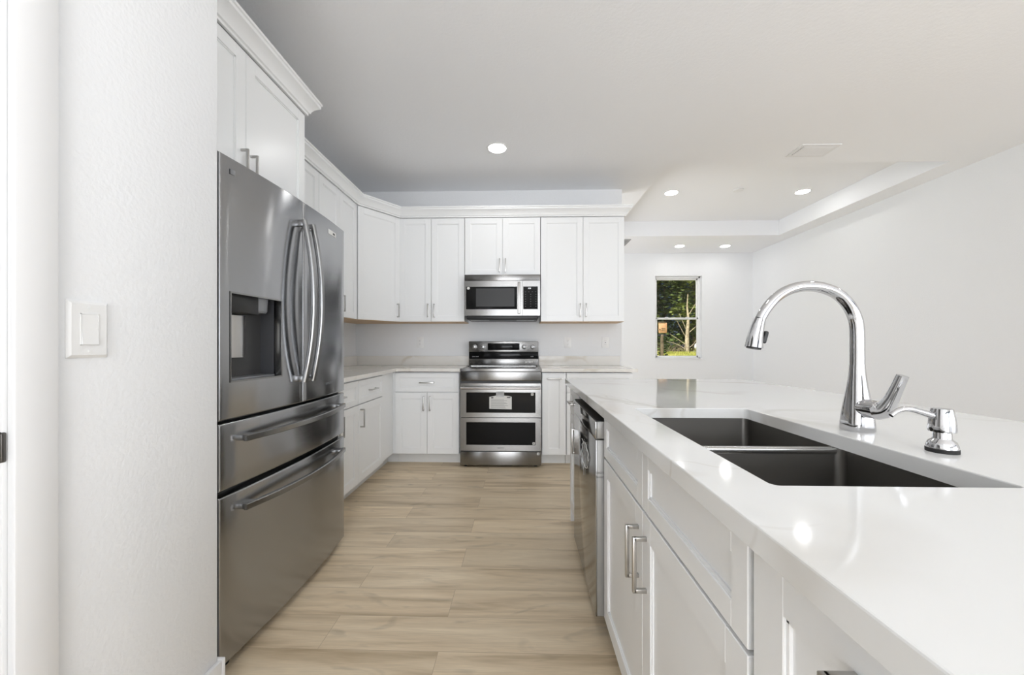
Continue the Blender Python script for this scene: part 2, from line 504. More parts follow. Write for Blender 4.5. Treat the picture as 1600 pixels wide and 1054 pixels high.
WX0, WX1, WZ0, WZ1 = 2.463, 3.316, 0.88, 2.42
wall_holes('wall_far', 'y', YF, 0.14, XL - .1, XR + .1, 0, CEIL, [(WX0, WX1, WZ0, WZ1)])
wall_holes('wall_right', 'x', XR, 0.12, YB, YF, 0, CEIL, [(-3.0, -0.2, 0.2, 2.4)])
wall_holes('wall_back', 'y', YB - .12, 0.12, XL - .1, XR + .1, 0, CEIL, [(-0.9, 1.3, 0.2, 2.4), (1.6, 4.0, 0.05, 2.4)])
wall_holes('wall_left', 'x', XL - .12, 0.12, YB, YF, 0, CEIL, [(4.7, 6.8, 0.3, 2.4)])
struct(bx('wall_kitchen', (XL, KW, 0), (KX, KW + .12, CEIL), 'wall'))
DY0, DY1, DZ = -0.13, 0.702, 2.04
bm = bmesh.new()
PX = -0.965
box(bm, (PX - .115, YB, 0), (PX, DY0, CEIL)); box(bm, (PX - .115, DY0, DZ), (PX, DY1, CEIL))
box(bm, (PX - .115, DY1, 0), (PX, 1.187, CEIL), 0.003, 2)
box(bm, (XL, 1.072, 0), (PX - .115, 1.187, CEIL))
struct(obj('wall_pantry', bm, 'wall', smooth=25))
# baseboards (with a small eased top)
def baseboard(name, boxes):
    bm = bmesh.new()
    for lo, hi in boxes: box(bm, lo, hi, 0.003, 2)
    return struct(obj(name, bm, 'trim'))
baseboard('baseboard_pantry', [((PX, DY1 + .059, 0), (PX + .015, 1.187, .133)), ((PX - .115, 1.187, 0), (PX + .015, 1.202, .133))])
baseboard('baseboard_right', [((XR - .015, -0.5, 0), (XR, YF, .133))])
baseboard('baseboard_far', [((KX, YF - .015, 0), (XR - .015, YF, .133))])
baseboard('baseboard_kitchen', [((KX, KW, 0), (KX + .015, KW + .12, .133))])
# door opening: casing, jamb with stop and strike plate
bm = bmesh.new()
box(bm, (PX, DY1 - .011, 0), (PX + .016, DY1 + .058, DZ + .068), 0.003)
box(bm, (PX, DY0 - .071, 0), (PX + .016, DY0 - .003, DZ + .068), 0.003)
box(bm, (PX, DY0 - .071, DZ - .008), (PX + .0155, DY1 + .058, DZ + .071), 0.003)
struct(obj('trim_1', bm, 'trim'))
bm = bmesh.new()
box(bm, (PX - .13, DY1 - .017, 0), (PX - .0005, DY1 + .0005, DZ), 0.002)
box(bm, (PX - .13, DY0 - .0005, 0), (PX + .004, DY0 + .018, DZ), 0.002)
box(bm, (PX - .13, DY0, DZ - .018), (PX + .004, DY1, DZ + .0005), 0.002)
box(bm, (PX - .085, DY1 - .030, 0), (PX - .045, DY1 - .017, DZ - .018), 0.001)
d1 = struct(obj('door_1', bm, 'trim'))
bm = bmesh.new()
box(bm, (PX - .045, DY1 - .0195, 0.910), (PX - .002, DY1 - .0165, 0.968), 0.0012)
box(bm, (PX - .006, DY1 - .0205, 0.911), (PX + .0025, DY1 - .0118, 0.967), 0.0028, 3)
obj('strike_plate', bm, 'strike', d1)

# far window: drywall opening, vinyl frame, two sashes, glass
bm = bmesh.new()
wy0, wy1 = YF + .075, YF + .135
fw = 0.034
box(bm, (WX0, wy0, WZ0), (WX0 + fw, wy1, WZ1), .003); box(bm, (WX1 - fw, wy0, WZ0), (WX1, wy1, WZ1), .003)
box(bm, (WX0, wy0, WZ1 - fw), (WX1, wy1, WZ1), .003); box(bm, (WX0, wy0, WZ0), (WX1, wy1, WZ0 + fw), .003)
w1 = struct(obj('window_1', bm, 'vinyl'))
bx('window_sill', (WX0 - .0, YF - .012, WZ0 - .001), (WX1, YF + .08, WZ0 + .018), 'trim', w1, .003)
zm = 1.636
for nm, z0, z1, y in (('sash', zm - .02, WZ1 - fw, wy0 + .034), ('sash', WZ0 + fw, zm + .02, wy0 + .008)):
    bm = bmesh.new(); s = .028
    box(bm, (WX0 + fw, y, z0), (WX0 + fw + s, y + .024, z1), .002); box(bm, (WX1 - fw - s, y, z0), (WX1 - fw, y + .024, z1), .002)
    box(bm, (WX0 + fw, y, z1 - s), (WX1 - fw, y + .024, z1), .002); box(bm, (WX0 + fw, y, z0), (WX1 - fw, y + .024, z0 + s), .002)
    so = obj(nm, bm, 'vinyl', w1)
    bx('pane', (WX0 + fw + s - .004, y + .010, z0 + s - .004), (WX1 - fw - s + .004, y + .014, z1 - s + .004), 'glass', so)
bm = bmesh.new()
for x in (2.70, 3.08): box(bm, (x - .03, wy0 - .004, zm + .018), (x + .03, wy0 + .02, zm + .03), .003)
obj('sash_lock', bm, 'vinyl', w1)
# unseen window frames, added and sized to go with the fill panels
for nm, lo, hi, ax in (('added_window_2', (-0.9, YB - .08, .2), (1.3, YB - .06, 2.4), 'y'), ('added_window_3', (1.6, YB - .08, .05), (4.0, YB - .06, 2.4), 'y'),
                       ('added_window_4', (XR + .05, -3.0, .2), (XR + .07, -0.2, 2.4), 'x'), ('added_window_5', (XL - .08, 4.7, .3), (XL - .06, 6.8, 2.4), 'x')):
    bm = bmesh.new()
    i = 0 if ax == 'y' else 1
    lo, hi = Vector(lo), Vector(hi)
    def fr(a0, a1, z0, z1):
        l, h = lo.copy(), hi.copy(); l[i] = a0; h[i] = a1; l.z = z0; h.z = z1
        box(bm, l, h, .004)
    a0, a1 = lo[i], hi[i]; am = (a0 + a1) / 2
    fr(a0, a0 + .06, lo.z, hi.z); fr(a1 - .06, a1, lo.z, hi.z); fr(am - .04, am + .04, lo.z, hi.z)
    fr(a0, a1, lo.z, lo.z + .06); fr(a0, a1, hi.z - .06, hi.z)
    struct(obj(nm, bm, 'vinyl'))

# ---------------------------------------------------------------- cabinet parts
def shaker_bm(w, h, t=0.019, rail=0.058, rec=0.0075):
    """front panel in local coords: x 0..w, z 0..h, front face at y=-t, back at y=0"""
    bm = bmesh.new()
    box(bm, (0, -t, 0), (rail, 0, h), .0012, 1); box(bm, (w - rail, -t, 0), (w, 0, h), .0012, 1)
    box(bm, (rail - .0005, -t, 0), (w - rail + .0005, 0, rail), .0012, 1); box(bm, (rail - .0005, -t, h - rail), (w - rail + .0005, 0, h), .0012, 1)
    box(bm, (rail - .004, -t + rec, rail - .004), (w - rail + .004, -.003, h - rail + .004))
    # small stepped bead around the recess
    b = .006
    box(bm, (rail - .001, -t + .0035, rail - .001), (rail + b, -.004, h - rail + .001), .001, 1)
    box(bm, (w - rail - b, -t + .0035, rail - .001), (w - rail + .001, -.004, h - rail + .001), .001, 1)
    box(bm, (rail, -t + .0035, rail - .001), (w - rail, -.004, rail + b), .001, 1)
    box(bm, (rail, -t + .0035, h - rail - b), (w - rail, -.004, h - rail + .001), .001, 1)
    return bm

def pull_bm(L, vertical=True, stand=0.030, s=0.0095):
    bm = bmesh.new()
    a = L / 2
    if vertical:
        box(bm, (-s / 2, -stand - s / 2, -a), (s / 2, -stand + s / 2, a), .0012)
        box(bm, (-s / 2, -stand, -a), (s / 2, 0.0, -a + s), .0008); box(bm, (-s / 2, -stand, a - s), (s / 2, 0.0, a), .0008)
    else:
        box(bm, (-a, -stand - s / 2, -s / 2), (a, -stand + s / 2, s / 2), .0012)
        box(bm, (-a, -stand, -s / 2), (-a + s, 0.0, s / 2), .0008); box(bm, (a - s, -stand, -s / 2), (a, 0.0, s / 2), .0008)
    return bm

def front(parent, kind, x0, x1, z0, z1, pull=None, y=0.0, rail=0.058, plen=0.138):
    """a door or drawer front with its pull; pull = (x, z, vertical) in cabinet coords"""
    o = obj(kind, shaker_bm(x1 - x0, z1 - z0, rail=rail), 'cab', parent)
    o.location = (x0, y, z0)
    if pull:
        px, pz, vert = pull
        p = obj('handle', pull_bm(plen, vert), 'nickel', o)
        p.location = (px - x0, -0.019, pz - z0)
    return o

G = 0.0015
def upper_cab(loc, rotz, w, z0, z1, doors, label, depth=0.3, body_x=(0, None), group='upper wall cabinets', pz=None, ztop=2.45):
    """doors: list of (x0, x1, handle side 'l'/'r'/None)"""
    t = thing('wall_cabinet', label, 'cabinet', loc, rotz, group)
    bm = bmesh.new()
    box(bm, (G, 0, z0 + .008), (w - G, depth, ztop), .0008, 1)
    obj('body', bm, 'cab', t)
    bx('bottom_panel', (G, .004, z0), (w - G, depth, z0 + .0085), 'maple', t)
    for (a, b, side) in doors:
        pull = None
        if side:
            hx = a + .03 if side == 'l' else b - .03
            pull = (hx, (z0 + .115) if pz is None else pz, True)
        front(t, 'door', a + G, b - G, z0 + .004, z1, pull)
    return t

def base_cab(loc, rotz, w, fronts, label, depth=0.6, toe=0.102, zt=0.876, group='base cabinets', toe_depth=0.075, toe_w=None):
    """fronts: list of (kind, x0, x1, z0, z1, pull)"""
    t = thing('base_cabinet', label, 'cabinet', loc, rotz, group)
    bm = bmesh.new()
    box(bm, (G, 0, toe), (w - G, depth, zt), .0008, 1)
    obj('body', bm, 'cab', t)
    bx('toe_kick', (G, toe_depth, 0), (w - G, toe_depth + .018, toe), 'toe', t)
    for (k, a, b, z0, z1, pull) in fronts:
        front(t, k, a + G, b - G, z0, z1, pull, rail=0.058 if k == 'door' else 0.042)
    return t

UZ0, UZ1 = 1.372, 2.432
BY = 3.914         # box face of back uppers
# back run uppers
upper_cab((-1.262, BY, 0), 0, .672, UZ0, UZ1, [(0, .330, 'r'), (.333, .672, 'l')],
          'white shaker two-door wall cabinet between the corner cabinet and the microwave', depth=.305)
upper_cab((-.588, BY, 0), 0, .774, 1.842, UZ1, [(.001, .388, 'r'), (.388, .773, 'l')],
          'short white two-door wall cabinet directly above the microwave', depth=.305, pz=1.945)
upper_cab((.188, BY, 0), 0, .846, UZ0, UZ1, [(0, .428, 'r'), (.428, .844, 'l')],
          'white shaker two-door wall cabinet right of the microwave at the wall end', depth=.305)
# left run uppers (front faces +x)
upper_cab((-1.549, 2.165, 0), 90, .677, UZ0, UZ1, [(0, .338, 'r'), (.338, .676, 'l')],
          'white wall cabinet on the left wall just beyond the refrigerator, mostly hidden', depth=.304)
upper_cab((-1.549, 2.843, 0), 90, .665, UZ0, UZ1, [(0, .330, 'r'), (.330, .660, 'l')],
          'white two-door wall cabinet on the left wall next to the corner cabinet', depth=.304)
# diagonal corner cabinet
p0, p1 = Vector((-1.549, 3.520)), Vector((-1.262, BY))
d = p1 - p0; wdiag = d.length; ang = math.degrees(math.atan2(d.y, d.x))
t = thing('wall_cabinet', 'tall diagonal corner wall cabinet with a single white door', 'cabinet', (p0.x, p0.y, 0), ang, 'upper wall cabinets')
def prism(poly, z0, z1):
    bm = bmesh.new()
    plate_with_holes(bm, poly, [], z0, z1)
    return bm
inv = (Matrix.Translation((p0.x, p0.y, 0)) @ Matrix.Rotation(R(ang), 4, 'Z')).inverted()
def loc2(x, y):
    v = inv @ Vector((x, y, 0)); return (v.x, v.y)
poly = [loc2(*q) for q in ((-1.549, 3.520), (-1.264, BY), (-1.264, KW - .002), (XL + .002, KW - .002), (XL + .002, 3.520))]
obj('body', prism(poly, UZ0 + .008, 2.45), 'cab', t, smooth=0)
obj('bottom_panel', prism([(x, y + .002) for x, y in poly], UZ0, UZ0 + .008), 'maple', t, smooth=0)
front(t, 'door', .012, wdiag - .012, UZ0 + .004, UZ1, (wdiag - .045, UZ0 + .115, True))
# deep cabinet over the refrigerator
upper_cab((-1.249, 1.205, 0), 90, .932, 1.815, UZ1, [(.002, .468, 'r'), (.468, .930, 'l')],
          'deep white two-door cabinet over the refrigerator', depth=.60, pz=1.92)

# crown moulding
def crown(name, label, path, z=2.437):
    prof = [(0.0, 0.0), (.012, 0.0), (.012, .012), (.020, .016), (.024, .028), (.036, .046), (.052, .060), (.060, .066), (.060, .080), (.066, .084), (.066, .096), (-.016, .096), (-.016, .013), (0.0, .013)]
    P = [Vector(p) for p in path]
    bm = bmesh.new(); rings = []
    for i, p in enumerate(P):
        nrm = []
        for a, b in ((i - 1, i), (i, i + 1)):
            if a >= 0 and b < len(P):
                dd = (P[b] - P[a]).normalized(); nrm.append(Vector((dd.y, -dd.x)))
        if len(nrm) == 2:
            n = (nrm[0] + nrm[1]).normalized(); k = 1 / n.dot(nrm[0])
        else:
            n, k = nrm[0], 1
        rings.append([Vector((p.x + n.x * k * o, p.y + n.y * k * o, z + h)) for o, h in prof])
    loft(bm, rings)
    return tag(obj(name, bm, 'cab', smooth=25), label, 'moulding', 'crown mouldings')
crown('crown_moulding', 'white crown moulding along the left, corner and back wall cabinets',
      [(-1.531, 2.212), (-1.531, 3.516), (-1.253, 3.896), (1.035, 3.896), (1.035, 4.217)])
crown('crown_moulding', 'white crown moulding on top of the cabinet over the refrigerator',
      [(-1.231, 1.205), (-1.231, 2.139), (-1.84, 2.139)])

# base cabinets, back run
BF = 3.619
base_cab((-1.206, BF, 0), 0, .612, [('drawer', 0.002, .608, .694, .868, (.305, .781, False)),
                                    ('door', .002, .305, .106, .686, (.275, .585, True)), ('door', .305, .608, .106, .686, (.335, .585, True))],
         'white base cabinet with one wide drawer over two doors left of the range')
base_cab((.184, BF, 0), 0, .229, [('door', .003, .227, .106, .868, (.115, .822, False))],
         'narrow full-height white pull-out cabinet right of the range')
base_cab((.414, BF, 0), 0, .622, [('drawer', .002, .62, .694, .868, (.31, .781, False)),
                                  ('door', .002, .31, .106, .686, (.28, .585, True)), ('door', .31, .62, .106, .686, (.34, .585, True))],
         'white base cabinet at the free end of the back wall, behind the island')
# base cabinets, left run (front faces +x)
base_cab((-1.234, 2.168, 0), 90, .640, [('drawer', .002, .638, .694, .868, (.32, .781, False)),
                                        ('door', .002, .32, .106, .686, (.29, .585, True)), ('door', .32, .638, .106, .686, (.35, .585, True))],
         'white base cabinet on the left side just beyond the refrigerator')
base_cab((-1.234, 2.809, 0), 90, .508, [('drawer', .002, .506, .694, .868, (.254, .781, False)),
                                        ('door', .002, .506, .106, .686, (.035, .585, True))],
         'white base cabinet with a drawer over one door beside the inside corner')
t = thing('corner_filler', 'plain white filler panel in the inside corner of the base cabinets', 'filler panel', (0, 0, 0))
bm = bmesh.new()
box(bm, (-1.252, 3.319, .102), (-1.234, 3.636, .876), .0008, 1); box(bm, (-1.234, 3.619, .102), (-1.208, 3.637, .876), .0008, 1)
obj('panel', bm, 'cab', t)
bm = bmesh.new()
box(bm, (-1.327, 3.319, 0), (-1.309, 3.712, .102)); box(bm, (-1.309, 3.694, 0), (-1.206, 3.712, .102))
obj('toe_kick', bm, 'toe', t)

# countertops and upstands
def worktop(name, label, outer, holes=(), m='quartz', z0=.8765, z1=.914, bev=.003, group=None, cat='countertop'):
    bm = bmesh.new()
    plate_with_holes(bm, outer, list(holes), z0, z1)
    es = [e for e in bm.edges if len(e.link_faces) == 2 and e.calc_face_angle(0) > 0.9 and (e.verts[0].co.z > z1 - 1e-4 and e.verts[1].co.z > z1 - 1e-4)]
    bmesh.ops.bevel(bm, geom=es, offset=bev, segments=2, profile=0.5, affect='EDGES')
    return tag(obj(name, bm, m, smooth=0), label, cat, group)
worktop('countertop', 'L-shaped white quartz countertop along the left wall and left of the range',
        [(XL + .001, 2.165), (-1.187, 2.165), (-1.187, 3.572), (-.5825, 3.572), (-.5825, KW - .001), (XL + .001, KW - .001)], m='quartz_back', z0=.885)
worktop('countertop', 'short white quartz countertop right of the range on the back wall',
        [(.1815, 3.572), (1.072, 3.572), (1.072, KW - .001), (.1815, KW - .001)], m='quartz_back', z0=.885)
def splash(label, lo, hi):
    o = bx('backsplash', lo, hi, 'quartz_back', None, .0015, 1)
    return tag(o, label, 'backsplash', 'low quartz upstands')
splash('low veined quartz upstand on the left wall behind the counter', (XL + .001, 2.165, .9145), (XL + .021, KW - .001, 1.016))
splash('low veined quartz upstand on the back wall left of the range', (XL + .022, KW - .021, .9145), (-.5825, KW - .001, 1.016))
splash('low veined quartz upstand on the back wall right of the range', (.1815, KW - .021, .9145), (1.062, KW - .001, 1.016))

# ---------------------------------------------------------------- refrigerator (local x = world y, local -y = world +x)
FW, FH = 0.905, 1.785
fr_ = thing('refrigerator', 'dark stainless French-door refrigerator with water dispenser and two lower drawers', 'refrigerator', (-1.02, 1.262, 0), 90)
def bulge(x): return 0.024 * (1 - ((x - FW / 2) / (FW / 2)) ** 2)
bx('case', (0.006, .068, .045), (FW - .006, .80, FH - .012), 'fridge_side', fr_, .006)
bm = bmesh.new()
box(bm, (.02, .075, .012), (FW - .02, .095, .06))
obj('kick_grille', bm, 'black', fr_)
for x in (.07, FW - .07):
    bm = bmesh.new(); cyl(bm, (x, .05, 0), (x, .05, .034), .018, n=20); cyl(bm, (x, .05, .0), (x, .05, .008), .024, n=20)
    box(bm, (x - .03, .03, .030), (x + .03, .09, .05), .003)
    obj('foot', bm, 'black', fr_)
def curved_panel(x0, x1, z0, z1, hole=None, thick=.064, r=.007):
    """bulged sheet door, rounded on all its edges"""
    def off(s, a, b):
        dd = min(s - a, b - s)
        return 0 if dd >= r else r - math.sqrt(max(0, r * r - (r - dd) ** 2))
    edge = [0, r * .08, r * .3, r * .62, r]
    xs = sorted(set([round(x0 + e, 5) for e in edge] + [round(x1 - e, 5) for e in edge] +
                    [round(x0 + r + (x1 - x0 - 2 * r) * k / 14, 5) for k in range(15)] + ([hole[0], hole[1]] if hole else [])))
    zs = sorted(set([round(z0 + e, 5) for e in edge] + [round(z1 - e, 5) for e in edge] +
                    [round(z0 + (z1 - z0) * k / 4, 5) for k in range(1, 4)] + ([hole[2], hole[3]] if hole else [])))
    bm = bmesh.new()
    gv = {}
    for i, x in enumerate(xs):
        for j, z in enumerate(zs):
            o = min(r, math.hypot(off(x, x0, x1), off(z, z0, z1)))
            gv[i, j] = bm.verts.new((x, -bulge(x) + o, z))
    for i in range(len(xs) - 1):
        for j in range(len(zs) - 1):
            if hole and hole[0] - 1e-6 <= xs[i] < hole[1] - 1e-6 and hole[2] - 1e-6 <= zs[j] < hole[3] - 1e-6: continue
            bm.faces.new((gv[i, j], gv[i + 1, j], gv[i + 1, j + 1], gv[i, j + 1]))
    bd = [e for e in bm.edges if len(e.link_faces) == 1]
    ext = bmesh.ops.extrude_edge_only(bm, edges=bd)['geom']
    for v in [g for g in ext if isinstance(g, bmesh.types.BMVert)]:
        inhole = hole and hole[0] - .002 < v.co.x < hole[1] + .002 and hole[2] - .002 < v.co.z < hole[3] + .002
        v.co.y = .010 if inhole else thick
    if not hole:
        bmesh.ops.holes_fill(bm, edges=[e for e in bm.edges if len(e.link_faces) == 1], sides=0)
    for v in [v for v in bm.verts if not v.link_faces]: bm.verts.remove(v)
    return bm
MID = FW / 2
DH = (.045, .300, 1.004, 1.314)      # dispenser opening in local x, z
ZU0 = .872
ld = obj('door', curved_panel(0, MID - .0025, ZU0, FH, DH), 'fridge', fr_, 35)
ld['label'] = 'left refrigerator door with a recessed ice and water dispenser'
rd = obj('door', curved_panel(MID + .0025, FW, ZU0, FH), 'fridge', fr_, 35)
ud = obj('drawer', curved_panel(0, FW, .632, .862), 'fridge', fr_, 35)
lo_ = obj('drawer', curved_panel(0, FW, .036, .612), 'fridge', fr_, 35)
bx('door_gasket', (.012, .030, ZU0 - .009), (FW - .012, .07, ZU0 + .002), 'black', fr_)
bx('door_gasket', (.012, .030, .610), (FW - .012, .07, .634), 'black', fr_)
bx('door_gasket', (MID - .004, .020, ZU0 + .01), (MID + .004, .07, FH - .01), 'paper', fr_)
for x in (.05, FW - .05):
    bx('hinge_cover', (x - .045, .02, FH - .003), (x + .045, .15, FH + .012), 'grey', fr_, .006)
# dispenser recess
x0, x1, z0, z1 = DH
bm = bmesh.new()
dy = .088
vs = lambda *c: [bm.verts.new(p) for p in c]
box(bm, (x0 - .004, dy, z0 - .004), (x1 + .004, dy + .004, z1 + .004))
box(bm, (x0 - .004, -.006, z0 - .004), (x0, dy, z1 + .004)); box(bm, (x1, -.006, z0 - .004), (x1 + .004, dy, z1 + .004))
box(bm, (x0, -.006, z1), (x1, dy, z1 + .004)); box(bm, (x0, -.006, z0 - .004), (x1, dy, z0))
rec = obj('dispenser_recess', bm, 'darkgrey', ld, 0)
bm = bmesh.new()
for a, b, c, e in ((x0 - .004, x0 + .002, z0 - .004, z1 + .004), (x1 - .002, x1 + .004, z0 - .004, z1 + .004)):
    box(bm, (a, -bulge((a + b) / 2) - .002, c), (b, .006, e), .001)
for za, zb in ((z1 - .002, z1 + .004), (z0 - .004, z0 + .002)):
    loft(bm, [[Vector((x0 + (x1 - x0) * k / 12, yy_, zz_)) for yy_, zz_ in
               ((-bulge(x0 + (x1 - x0) * k / 12) - .002, za), (-bulge(x0 + (x1 - x0) * k / 12) - .002, zb), (.006, zb), (.006, za))] for k in range(13)])
obj('dispenser_frame', bm, 'handle_steel', ld)
bm = bmesh.new(); box(bm, (x0 + .004, .004, z1 - .066), (x0 + .155, dy, z1 - .001), .004)
obj('dispenser_head', bm, 'black', ld)
bm = bmesh.new()
lathe(bm, [(.032, -.056), (.037, -.048), (.040, -.004), (.040, 0)], (.236, .040, z1 - .001))
obj('ice_chute', bm, 'grey', ld)
bm = bmesh.new()
n = 14; ring = []
for k in range(n + 1):
    a = PI * k / n
    ring.append((.165 + .052 * math.cos(a), .082 - .030 * math.sin(a)))
plate_with_holes(bm, ring + [(.113, .086), (.217, .086)], [], 1.084, 1.243)
obj('dispenser_lever', bm, 'nickel', ld)
bx('drip_tray', (x0 + .004, .004, z0), (x1 - .004, dy - .002, z0 + .008), 'grey', ld, .002)
# handles
def bar_handle(parent, a, b, at, vertical, bow=.058, base=.026):
    bm = bmesh.new()
    pts = []; n = 8
    for k in range(n + 1):
        t = k / n
        o = base + bow * (1 - (2 * t - 1) ** 2) * .72
        s = a + (b - a) * t
        if vertical: pts.append((at, -bulge(at) - o, s))
        else: pts.append((s, -bulge(s) - o + .0, at))
    path = catmull(pts, 3)
    rings = []
    wd, th = (.0115, .0095)
    for i, p in enumerate(path):
        dd = (path[min(i + 1, len(path) - 1)] - path[max(i - 1, 0)]).normalized()
        side = Vector((1, 0, 0)) if vertical else Vector((0, 0, 1))
        nn = dd.cross(side).normalized()
        q = [(wd, th * .6), (wd * .75, th), (-wd * .75, th), (-wd, th * .6), (-wd, -th * .6), (-wd * .75, -th), (wd * .75, -th), (wd, -th * .6)]
        rings.append([p + side * u + nn * v for u, v in q])
    loft(bm, rings)
    for s, sg in ((a, 1), (b, -1)):
        if vertical: box(bm, (at - .0105, -bulge(at) - base - .004, min(s, s + sg * .028)), (at + .0105, -bulge(at) + .004, max(s, s + sg * .028)), .003)
        else: box(bm, (min(s, s + sg * .05), -bulge(s) - base - .004, at - .010), (max(s, s + sg * .05), -bulge(s) + .004, at + .010), .003)
    return obj('handle', bm, 'handle_steel', parent, 40)
bar_handle(ld, .968, 1.688, MID - .034, True)
bar_handle(rd, .968, 1.688, MID + .034, True)
bar_handle(ud, .075, FW - .075, .800, False, .05)
bar_handle(lo_, .075, FW - .075, .555, False, .05)
# badges on the doors
def on_fridge(x, z): return Matrix.Translation((x, -bulge(x) - .0012, z)) @ Matrix.Rotation(math.atan(.024 * 8 * (x - FW / 2) / FW ** 2), 4, 'Z') @ FRONT
lab = bx('energy_label', (-.045, -.0005, -.012), (.045, .0005, .012), 'paper', rd, .0003)
lab.matrix_local = Matrix.Translation((.735, -bulge(.735) - .001, 1.722)) @ Matrix.Rotation(math.atan(.024 * 8 * (.735 - FW / 2) / FW ** 2), 4, 'Z')
bx('printed_mark', (.008, -.0012, -.005), (.030, -.0004, .005), 'ink', lab)
bm = bmesh.new(); box(bm, (-.011, -.0005, -.009), (.011, .0005, .009), .0004)
bd_ = obj('badge', bm, 'grey', ld); bd_.matrix_local = Matrix.Translation((.052, -bulge(.052) - .001, 1.735)) @ Matrix.Rotation(R(-2.3), 4, 'Z')
text('lettering', 'SAMSUNG', .017, 'grey', rd, on_fridge(.70, .935))

# ---------------------------------------------------------------- range
RW = .757
rg = thing('range', 'stainless steel double-oven electric range with backguard controls', 'range', (-.5795, 3.54, 0), 0)
bx('body', (.004, .030, .02), (RW - .004, .64, .900), 'darkgrey', rg, .004)
for x in (.05, RW - .05):
    for y in (.06, .58):
        bm = bmesh.new(); cyl(bm, (x, y, 0), (x, y, .03), .016, n=16); obj('foot', bm, 'black', rg)
bx('storage_drawer', (.003, 0, .022), (RW - .003, .032, .147), 'steel', rg, .004)
bx('shadow_gap', (.006, .012, .140), (RW - .006, .03, .160), 'black', rg)
def oven_door(z0, z1, wz0, wz1):
    bm = bmesh.new()
    plate_with_holes(bm, [(.003, z0), (RW - .003, z0), (RW - .003, z1), (.003, z1)], [[(.06, wz0), (.702, wz0), (.702, wz1), (.06, wz1)]], 0, .030)
    for v in bm.verts: v.co = Vector((v.co.x, v.co.z, v.co.y))
    es = [e for e in bm.edges if e.verts[0].co.y < 1e-5 and e.verts[1].co.y < 1e-5 and len(e.link_faces) == 2 and e.calc_face_angle(0) > .9]
    bmesh.ops.bevel(bm, geom=es, offset=.003, segments=2, profile=.5, affect='EDGES')
    o = obj('oven_door', bm, 'steel', rg, 25)
    bx('oven_window', (.058, .003, wz0 - .002), (.704, .012, wz1 + .002), 'black_glass', o)
    return o
lowd = oven_door(.156, .459, .210, .421)
upd = oven_door(.466, .780, .508, .697)
def oven_handle(door, z):
    bm = bmesh.new()
    tube(bm, [(.012, -.040, z), (.2, -.046, z), (.378, -.048, z), (.557, -.046, z), (RW - .012, -.040, z)], [.0125] * 5, n=16, up=(0, 0, 1), sx=.95)
    for x in (.035, RW - .035): cyl(bm, (x, -.040, z), (x, .001, z), .009, n=16)
    obj('handle', bm, 'nickel', door, 40)
oven_handle(upd, .742)
text('lettering', 'SAMSUNG', .013, 'ink', lowd, Matrix.Translation((RW / 2, -.0006, .183)) @ FRONT)
def sticker(parent, x, z, s=.011):
    o = bx('sticker', (x - s, -.0012, z - s), (x + s, -.0002, z + s), 'paper', parent)
    bx('printed_mark', (x - s * .4, -.0018, z - s * .45), (x + s * .4, -.001, z + s * .45), 'slot', o)
sticker(upd, .672, .680); sticker(lowd, .686, .226)
sticker(bpy.data.objects['storage_drawer'], .727, .131)
# paper tag taped on the upper door
bm = bmesh.new()
P = [(.275, .545), (.482, .541), (.482, .657), (.455, .664), (.352, .670), (.275, .655)]
f = [bm.verts.new((x, -.0015, z)) for x, z in P]; f2 = [bm.verts.new((x, -.0003, z)) for x, z in P]
bm.faces.new(f); bm.faces.new(list(reversed(f2)))
for k in range(6): bm.faces.new((f[k], f[(k + 1) % 6], f2[(k + 1) % 6], f2[k]))
tg_ = obj('paper_tag', bm, 'paper', upd, 0)
bm = bmesh.new()
for r_ in range(9):
    box(bm, (.290, -.0022, .553 + r_ * .0095), (.290 + random.uniform(.12, .178), -.0014, .555 + r_ * .0095))
box(bm, (.292, -.0022, .642), (.312, -.0014, .654)); box(bm, (.438, -.0022, .646), (.470, -.0014, .656))
obj('printed_lines', bm, 'slot', tg_, 0)
bx('tape', (.338, -.0024, .655), (.412, -.0016, .705), 'film', tg_)
# cooktop, front fascia and side rims
bm = bmesh.new()
box(bm, (.001, -.006, .802), (RW - .001, .035, .894), .012, 3)
obj('front_fascia', bm, 'steel', rg)
bx('shadow_gap', (.006, .008, .776), (RW - .006, .035, .806), 'black', rg)
bm = bmesh.new()
plate_with_holes(bm, rrect(.0, -.008, RW, .60, .012), [rrect(.022, .022, RW - .022, .575, .008)], .893, .917)
obj('cooktop_rim', bm, 'steel', rg, 25)
ct = bx('glass_cooktop', (.020, .020, .900), (RW - .020, .577, .914), 'cooktop', rg, .001)
bm = bmesh.new()
for cx, cy_, rr in ((.20, .17, .115), (.56, .17, .105), (.20, .43, .075), (.56, .43, .09), (.38, .45, .045)):
    for q in (rr, rr * .62):
        n = 48
        a = [bm.verts.new((cx + q * math.cos(2 * PI * k / n), cy_ + q * math.sin(2 * PI * k / n), .9143)) for k in range(n)]
        b = [bm.verts.new((cx + (q - .002) * math.cos(2 * PI * k / n), cy_ + (q - .002) * math.sin(2 * PI * k / n), .9143)) for k in range(n)]
        for k in range(n): bm.faces.new((a[k], a[(k + 1) % n], b[(k + 1) % n], b[k]))
obj('burner_rings', bm, 'slot', ct, 0)
